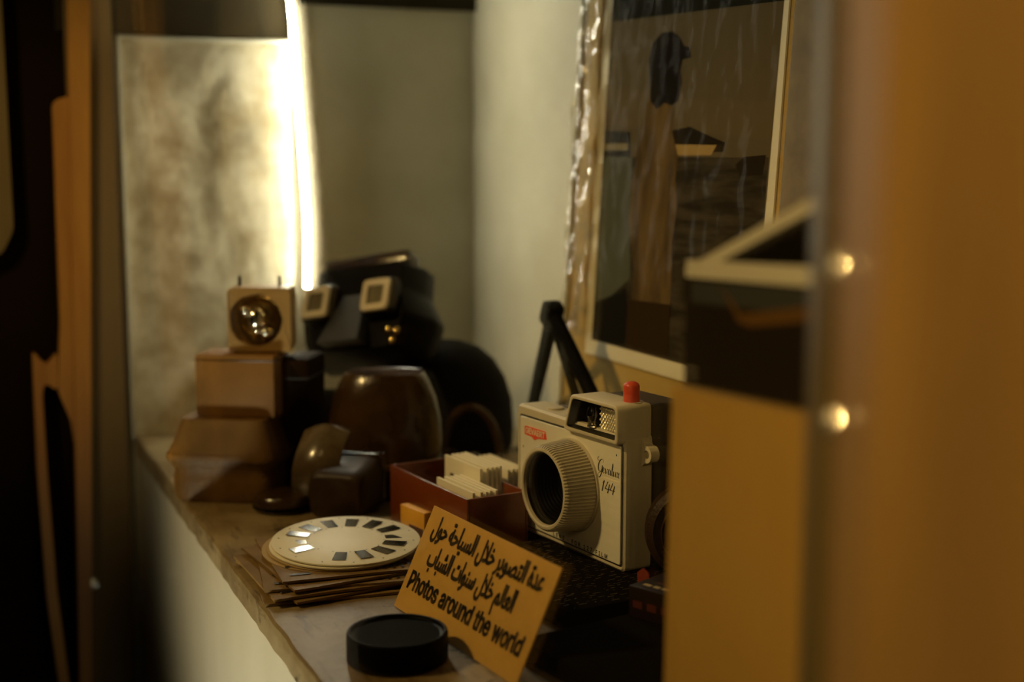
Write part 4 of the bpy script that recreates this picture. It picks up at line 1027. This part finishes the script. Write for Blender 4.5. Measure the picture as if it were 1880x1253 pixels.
# paper packets under the reels
names = ['lowest', 'second lowest', 'third lowest', 'fourth lowest', 'second topmost', 'topmost']
for k in range(6):
    a = [-6, 9, 2, -9, 6, -3][k]
    dx, dy = [(.000, -.0005), (.0035, .002), (-.002, .0010), (.004, .004), (.0065, .006), (.010, .009)][k]
    o = thing('paper_packet', names[k] + ' brown paper packet in the pile under the picture reels', 'packet', (.0535 + dx, -.4760 + dy, .0004 + .0019 * k), rotz=a, group='paper packets under the reels')
    b = B()
    rows = []
    for j in range(9):
        y = -.048 + .096 * j / 8
        ring = []
        for i in range(9):
            x = -.048 + .096 * i / 8
            ring.append((x, y, .0014 + .0006 * noise.noise((x * 30, y * 30, k * 3.1))))
        for i in range(8, -1, -1):
            x = -.048 + .096 * i / 8
            ring.append((x, y, .0006 * noise.noise((x * 30, y * 30, k * 3.1))))
        rows.append(ring)
    b.rings(rows)
    b.done('envelope', M['packet'], o, smooth=False)
    b = B()
    for q in range(7):
        x = .008 + .0052 * q
        ribbon(b, [(x, -.044), (x, -.030 + .006 * ((q * 5 + k) % 3))], .0022, T(0, 0, .0021))
    b.done('printing', M['ink'], o, smooth=False, label='dark printed blocks')
    b = B()
    for q in range(4):
        ribbon(b, [(-.042, -.038 + .016 * q), (-.042 + .012, -.038 + .016 * q)], .003, T(0, 0, .0021))
    b.done('printing', M['ink'], o, smooth=False, label='dark printed blocks')

# printed album under the flash camera with a black case and an added dark slab beside it
c = thing('printed_album', 'black flat album with fine gold print, under the flash camera', 'album', (.1220, -.4970, .0004), -82.5)
b = B()
b.box((.064, .075, .0058), (.128, .150, .0114), .0015)
b.done('cover', M['album'], c)
b = B()
for q in range(40):
    x = .004 + .0031 * q
    y = .004
    while y < .143:
        w = random.uniform(.0006, .0055)
        if random.random() < .72:
            j = random.uniform(-.0007, .0007)
            ribbon(b, [(x + j, y), (x + j + random.uniform(-.0010, .0010), y + w)], random.uniform(.00015, .00055), T(0, 0, .01162))
        y += w + random.uniform(.0008, .006)
b.done('cover_print', M['print_gold'], c, smooth=False, label='fine faded gold print')
c = thing('black_case', 'flat black case on the shelf in deep shade below the printed album', 'case', (.196, -.722, .0004), -80)  # case widened so its black covers shelf that stayed lit
B().box((-.005, 0, .006), (.166, .165, .012), .003).done('lid', M['album'], c)
B().box((-.040, -.0828, .006), (.018, .002, .005), .0008).done('clasp', M['album'], c)
c = thing('dark_slab', 'thin dark folder added to darken the shelf under the rear of the flash camera, beside the slide box', 'slab', (.236, -.4575, .0004), -82.5)  # added dark piece, hides a lit patch of shelf under the camera
B().box((0, 0, .0058), (.060, .100, .0114), .001).done('cover', M['album'], c)
B().box((-.0305, 0, .0058), (.0012, .098, .0090), .0003).done('slab_edge', M['camera_brown'], c)
c = thing('film_carton', 'dark maroon film carton with small red and white print beside the tan board', 'carton', (.1940, -.6655, .0126), -66)
B().box((0, 0, .0085), (.062, .036, .017), .0008).done('carton', M['maroon'], c)
b = B()
for i, (x, w) in enumerate(((-.026, .005), (-.0195, .004), (-.014, .006), (-.006, .005))):
    ribbon(b, [(x, -.0115), (x + w, -.0118)], .0030, T(0, 0, .01712))
b.done('white_print', M['white_ink'], c, smooth=False)
b = B()
for i in range(6):
    ribbon(b, [(-.022 + .0075 * i, -.005), (-.017 + .0075 * i, -.0052)], .0022, T(0, 0, .01712))
    ribbon(b, [(-.028 + .009 * i, .0132), (-.022 + .009 * i, .0132)], .004, T(0, -.0181, 0) @ RX(90) @ T(0, -.0055, .00005))
b.done('red_print', M['red_ink'], c, smooth=False)
PM = mat('dark pouch leather', (.022, .010, .003), .5, spec=.2, bump=.3, bscale=500)
c = thing('lens_pouch', 'round dark brown leather lens pouch standing beside the flash camera, at the tan board', 'pouch', (.2300, -.6010, .0125), -23)
b = B()
b.lathe([(.0240, -.005), (.0280, -.004), (.0285, 0), (.0280, .005), (.0245, .0085), (.0235, .0075), (.0002, .0080)], 48, T(0, 0, .0286) @ RX(90))
b.done('pouch_body', PM, c)
b = B()
b.lathe([(.0202, .0076), (.0196, .0092), (.0190, .0076)], 40, T(0, 0, .0286) @ RX(90), False, False)
b.done('stitched_rim', PM, c)
c = thing('red_tab', 'small red tab at the foot of the flash camera, right rear corner', 'tab', (.1965, -.6030, .0126), -50)
B().prism(rpoly([(-.003, 0), (.003, 0), (.0036, .008), (0, .011), (-.0036, .008)], .001, 3), .0012, Matrix(((1, 0, 0, 0), (0, 0, -1, 0), (0, 1, 0, 0), (0, 0, 0, 1)))).done('tab_body', mat('dull red tab', (.20, .028, .014), .5), c, smooth=False)

# amber slide box with slides
SBX = (.1225, -.3727, .0004)
c = thing('slide_box', 'open amber plastic slide box behind the lettered card', 'box', SBX, -83.2)
Lb, Wb, Hb = .1135, .0440, .0405
b = B()
t = .0018
b.box((Lb / 2, Wb / 2, t / 2), (Lb, Wb, t), .0004)
b.done('floor_tray', M['amber_plastic'], c)
for (x, y, sx_, sy_) in ((Lb / 2, t / 2, Lb, t), (Lb / 2, Wb - t / 2, Lb, t), (t / 2, Wb / 2, t, Wb - 2 * t), (Lb - t / 2, Wb / 2, t, Wb - 2 * t)):
    B().box((x, y, Hb / 2), (sx_, sy_, Hb), .0005).done('side_wall', M['amber_plastic'], c)
SM = Matrix.Translation(SBX) @ RZ(-83.2)


def slide_proto(label, group):
    o = thing('photo_slide', label, 'slide', group=group)
    b = B()
    w, h = .0500, .0405
    rr = [rect(0, 0, w, h), rect(.0075, .0090, w - .0075, h - .0090)]
    for y in (0, .0016):
        pass
    r0 = [(x, 0, z) for x, z in rr[0]]
    r1 = [(x, .0017, z) for x, z in rr[0]]
    i0 = [(x, 0, z) for x, z in rr[1]]
    i1 = [(x, .0017, z) for x, z in rr[1]]
    b.rings([i0, r0, r1, i1, i0], False, False)
    bmesh.ops.remove_doubles(b.bm, verts=b.bm.verts[:], dist=1e-6)
    b.done('mount', M['slide_white'], o, smooth=False)
    b = B()
    b.box((w / 2, .00085, h / 2), (w - .015, .0004, h - .018))
    b.done('film', M['film'], o, smooth=False)
    return o


sp_ = None
sets = [
    ('white slide mount in the row nearest the rim of the amber box', 'slides in the near row', .0595, .0065, 5, .0036, 0, 0.0),
    ('white slide mount in the taller row along the back of the amber box', 'slides in the back row', .0330, .0255, 5, .0034, 0, 1.2),
]
for lb, gp, x0, y0, nn, pitch, zz, yaw in sets:
    for k in range(nn):
        pm = SM @ T(x0 + random.uniform(-.001, .001), y0 + pitch * k + (.0015 if k > 0 else 0), .0024 + max(zz, 0)) @ RZ(yaw * .0)
        e = (0, 0, R(-83.2))
        if sp_ is None:
            sp_ = slide_proto(lb, gp)
            sp_.location = pm.translation
            sp_.rotation_euler = e
        else:
            q = dup(sp_, pm.translation, e, lb, gp)
            if yaw:
                q.scale = (1, 1, yaw)
for k in range(4):
    dup(sp_, (.1850 + .0040 * k, -.372 + .0012 * k, .0006), (0, 0, R(-84)), 'white slide mount standing loose behind the amber box, beside the flash camera', 'loose slides behind the box')

c = thing('yellow_carton', 'small yellow film carton on the shelf between reel and lettered card', 'carton', (.1180, -.4180, .0004), -78)
b = B()
b.box((.014, .0, .0120), (.030, .006, .024), .0006)
b.done('carton', M['yellow'], c)
b = B()
ribbon(b, [(.010, .010), (.028, .010)], .006, T(0, -.0031, 0) @ RX(90))
b.done('red_band', M['red_ink'], c, smooth=False)

# ================================================================== FARTHER BACK
# leather case pile at left
c = thing('leather_case', 'low brown leather case at the bottom of the pile left of the shelf', 'case', (.030, -.2660, .0005), -31)
b = B()
prof = [(.036, .000), (.0385, .004), (.0392, .018), (.0380, .0235), (.0395, .026), (.0425, .031), (.0425, .036), (.0390, .043), (.0330, .0595), (.0325, .0610)]
b.lathe(prof, 64, T(0, .016, 0), sx=1.0, sy=.72, power=7)
b.done('case_body', M['tan_leather'], c, angle=50)
b = B()
b.lathe([(.0431, .0310), (.0437, .0335), (.0431, .036)], 64, T(0, .016, 0), False, False, sx=1.0, sy=.72, power=7)
b.done('lid_rim', M['tan_leather'], c)
c = thing('carton_box', 'upright tan carton standing on the low brown leather case', 'carton', (.0380, -.2660, .0618), -31)
b = B()
b.box((0, .018, .0230), (.0600, .036, .0460), .0012)
b.done('carton_body', M['cardboard'], c)
b = B()
b.box((0, .018, .0420), (.0606, .0366, .0012), .0003)
b.done('lid_line', M['brown_leather'], c, label='dark lid seam')
c = thing('shaded_side_block', 'tall dark block standing in for the shaded right side of the tan carton pile', 'case', (.0815, -.2690, .0005), -31)  # added dark block in place of the carton pile's shaded right face
b = B()
b.box((0, .022, .0515), (.024, .046, .103), .004)
b.done('case_body', mat('shaded side brown', (.016, .007, .002), .7, spec=.05), c)
b = B()
b.box((0, .022, .088), (.0246, .0466, .002), .0006)
b.done('block_seam', M['ink'], c)
c = thing('flash_gun', 'small flash gun with shiny brass reflector on top of the tan carton', 'flash', (.0580, -.2650, .1085), -20)
b = B()
hull = rpoly(rect(-.0235, 0, .0235, .0480), .005, 5)
XZm = Matrix(((1, 0, 0, 0), (0, 0, 1, 0), (0, 1, 0, 0), (0, 0, 0, 1)))
inn = [(.0195 * cos(2 * pi * i / len(hull) + pi * 1.25) - .003, .024 + .0195 * sin(2 * pi * i / len(hull) + pi * 1.25)) for i in range(len(hull))]
b.rings([[(x, .030, z) for x, z in hull], [(x, .001, z) for x, z in hull], [(x, 0, z) for x, z in inset(hull, .001)], [(x, .0, z) for x, z in inn], [(x, .004, z) for x, z in inn]], True, False)
b.done('housing', mat('beige flash housing', (.34, .20, .055), .4), c)
b = B()
prof = [(.0195, 0), (.0175, .006), (.0120, .011), (.006, .014), (.001, .015)]
b.lathe(prof, 14, T(-.003, .0035, .024) @ RX(-90), False, True)
RF = b.done('reflector', M['brass'], c, smooth=False, label='faceted brass reflector bowl')
b = B()
b.sphere((-.003, .005, .024), (.007, .007, .009), seg=16, n=10)
b.sphere((-.0105, .002, .031), (.004, .004, .004), seg=12, n=8)
b.sphere((.0045, .001, .015), (.0042, .004, .004), seg=12, n=8)
b.sphere((-.002, .0, .017), (.0035, .004, .0035), seg=12, n=8)
b.done('bulbs', M['chrome'], c, label='shiny rounded bulbs in the reflector')
for x in (-.0165, .0130):
    B().lathe([(.0013, .0475), (.0013, .0545), (.0006, .0555)], 10, T(x, .018, 0)).done('contact_pin', M['ink'], c)

# low black cap in front of the leather case
c = thing('lens_cover', 'small flat dark lens cover on the shelf in front of the leather case pile', 'cap', (.062, -.309, .0005), 10)
b = B()
b.lathe([(.0200, 0), (.0212, .002), (.0210, .0085), (.0190, .0112), (.0002, .0120)], 40)
b.done('cap_top', M['brown_leather'], c)
b = B()
b.lathe([(.0215, .0020), (.0219, .0034), (.0215, .0048)], 40, I4, False, False)
b.done('rim', M['black_plastic'], c)

# ever-ready leather cases
c = thing('camera_case', 'glossy brown leather camera case, domed lens nose upwards, behind the slide box', 'camera case', (.1500, -.2860, .0005), -28)
b = B()
b.lathe([(.046, 0), (.0475, .003), (.0475, .019), (.0450, .0225)], 56, sx=1.0, sy=.70, power=5)
b.done('base_shell', M['brown_leather'], c, angle=50)
b = B()
b.lathe([(.0490, .0215), (.0505, .0228), (.0505, .0262), (.0490, .0272)], 56, sx=1.0, sy=.70, power=5)
b.done('flange', M['brown_leather'], c, label='raised seam round the case')
b = B()
b.lathe([(.0425, .0268), (.0440, .040), (.0425, .056), (.0390, .073), (.0340, .0840), (.0304, .0902), (.0288, .0915), (.0270, .0906), (.0002, .0896)], 64, T(-.003, 0, 0), sx=1.0, sy=.74, power=2.2)
b.done('nose', M['brown_leather'], c, label='domed lens nose', angle=60)
c = thing('case_front', 'glossy brown leather case front lying open, left of the amber slide box', 'camera case', (.1020, -.3330, .0005), -38)
b = B()
rs = []
for y, rx_, ht in [(-.0210, .0175, .028), (-.0195, .0195, .031), (-.010, .0205, .0335), (.006, .0215, .036), (.011, .0235, .0385), (.015, .0240, .039), (.018, .0235, .038)]:
    ring = []
    for i in range(44):
        a = 2 * pi * i / 44
        cc, ss = cos(a), sin(a)
        k = (abs(cc) ** 6 + abs(ss) ** 6) ** (-1 / 6)
        ring.append((rx_ * k * cc, y, ht * .5 + ht * .5 * k * ss))
    rs.append(ring)
b.rings(rs)
b.done('nose_shell', M['dull_leather'], c, angle=60)
b = B()
b.tube([(.0238 * max(-1, min(1, 1.35 * cos(a))), .0125, .0195 + .0195 * max(-1, min(1, 1.35 * sin(a)))) for a in [R(-25 + 230 * i / 36) for i in range(37)]], .0016, 8)
b.done('piping', M['brown_leather'], c, label='raised piping round the opening')
# curled flap to its left
c = thing('leather_flap', 'curled light-catching leather flap leaning left of the open case front', 'flap', (.0890, -.3120, .0005), -35)
b = B()
rows = []
for j in range(13):
    t = j / 12
    z = .008 + .046 * t
    cv = .016 * sin(t * pi * .9)
    row = [(-.017 + .034 * i / 10 + .004 * t, -.010 - cv - .004 * sin(pi * i / 10) + .020 * t, z + .006 * sin(pi * i / 10) * t) for i in range(11)]
    row += [(x, y + .003, zz) for x, y, zz in reversed(row)]
    rows.append(row)
b.rings(rows)
b.done('flap_leather', mat('worn leather', (.13, .095, .050), .25, col2=(.07, .045, .02), nscale=40, coat=.5), c)
B().box((0, -.004, .005), (.034, .018, .010), .002).done('flap_base', M['brown_leather'], c)

# black domed case and black pouch at the back
c = thing('black_domed_case', 'large black domed leather case at the back of the shelf, with a looped strap', 'case', (.2370, -.1660, .0005), -25)
b = B()
b.lathe([(.056, 0), (.0600, .006), (.0610, .022), (.0595, .045), (.0540, .064), (.0440, .080), (.0310, .0905), (.016, .0955), (.0004, .0970)], 56, sx=1.0, sy=.72)
b.done('dome', M['black_leather'], c, angle=60)
b = B()
b.tube([(.0270 + .0245 * cos(a), -.042 - .0035 * sin(a), .002 + .044 * sin(a)) for a in [pi * i / 24 for i in range(25)]], .0036, 10)
b.done('strap_loop', M['brown_leather'], c, label='arched brown strap loop')
c = thing('black_pouch', 'square black leather pouch under the stereo viewer', 'pouch', (.1380, -.1760, .0005), -25)
b = B()
b.lathe([(.034, 0), (.0360, .004), (.0360, .042), (.0350, .052), (.0320, .0570), (.026, .0590), (.0004, .0595)], 56, sx=1.0, sy=.58, power=5)
b.done('pouch_body', M['black_leather'], c, angle=60)
b = B()
b.box((0, -.0210, .040), (.056, .005, .028), .002)
b.done('front_flap', M['black_leather'], c)
b = B()
b.sphere((0, -.0240, .032), (.004, .002, .004), seg=12, n=8)
b.done('snap', M['chrome'], c)

# stereo viewer lying on the pile
VW = thing('stereo_viewer', 'black stereo picture viewer with two square cream eyepieces on top of the pile', 'viewer', (.1640, -.2080, .0905))
VW.matrix_world = T(.1433, -.1983, .0954) @ RZ(-23) @ RY(-10) @ RZ(-28) @ RX(-32)
b = B()
# front silhouette (x,z) lofted along y
f0 = [(-.046, .010), (-.040, .002), (.040, .002), (.046, .010), (.052, .030), (.044, .054), (.043, .076), (-.043, .076), (-.044, .054), (-.052, .030)]
f1 = [(-.056, .006), (-.050, -.002), (.050, -.002), (.056, .006), (.062, .032), (.047, .056), (.045, .082), (-.045, .082), (-.047, .056), (-.062, .032)]
b.rings([[(x * .96, 0, z) for x, z in rpoly(f0, .004, 3)], [(x, .003, z) for x, z in rpoly(f0, .004, 3)], [(x, .030, z) for x, z in rpoly(f1, .004, 3)], [(x, .044, z) for x, z in rpoly(f1, .004, 3)], [(x * .9, .052, .03 + (z - .03) * .9) for x, z in rpoly(f1, .004, 3)]])
b.done('viewer_body', M['bakelite'], VW, angle=40)
b = B()
b.box((0, .016, .0835), (.084, .020, .012), .002)
b.done('reel_slot', M['brown_leather'], VW, label='brown reel slot along the top')
for x in (-.0300, .0300):
    b = B()
    b.box((x, -.005, .042), (.030, .014, .032), .004, 3)
    E_ = b.done('eyepiece', M['bakelite'], VW)
    b = B()
    o_ = rpoly(rect(x - .0135, .0280, x + .0135, .0560), .0055, 5)
    i_ = rpoly(rect(x - .0078, .0340, x + .0078, .0500), .0022, 5)
    b.rings([[(p, -.0119, q) for p, q in o_], [(p, -.0140, q) for p, q in inset(o_, .0006)], [(p, -.0140, q) for p, q in i_], [(p, -.0119, q) for p, q in i_]], False, False)
    b.done('eyepiece_frame', M['cream'], E_, label='cream square eyepiece frame')
    b = B()
    b.box((x, -.0122, .042), (.0166, .0004, .0170))
    b.done('eyepiece_lens', M['olive_glass'], E_, smooth=False, label='olive eyepiece glass')
b = B()
b.rings([[(-.011, -.001, .050), (.011, -.001, .050), (.011, .004, .050), (-.011, .004, .050)], [(-.020, -.016, .004), (.020, -.016, .004), (.020, .004, .004), (-.020, .004, .004)]])
b.done('nose_bridge', mat('highlight bakelite', (.03, .03, .028), .35, spec=.6), VW, smooth=False, label='sloping nose rest with a highlight put into its colour')  # paler, glossier bakelite puts the nose highlight into the colour
b = B()
for x, z in ((.038, .016), (.046, .014), (.043, .006)):
    b.sphere((x, -.001, z), (.0032, .002, .0038), seg=12, n=8)
b.done('screws', M['brass'], VW, label='small brass fittings')

# small tripod behind the flash camera
c = thing('mini_tripod', 'small black folding tripod standing behind the flash camera', 'tripod', (.2555, -.354, .0005), 0)
b = B()
b.box((0, 0, 0), (.015, .013, .018), .003, m=T(0, .004, .1370) @ RX(28))
b.done('head', M['black_plastic'], c)
for p0, p1, r in (((.000, .006, .128), (.034, .135, .006), .0056), ((.000, .002, .137), (.022, -.118, .004), .0058), ((.002, .004, .130), (.016, -.060, .004), .0036)):
    b = B()
    b.tube([p0, tuple(Vector(p0).lerp(Vector(p1), .5)), p1], [r, r * .9, r * .8], 10)
    lg = b.done('leg', M['black_plastic'], c)
    b = B()
    b.sphere(p1, (.0050, .0050, .0038), seg=12, n=8)
    b.done('foot', M['black_plastic'], lg)
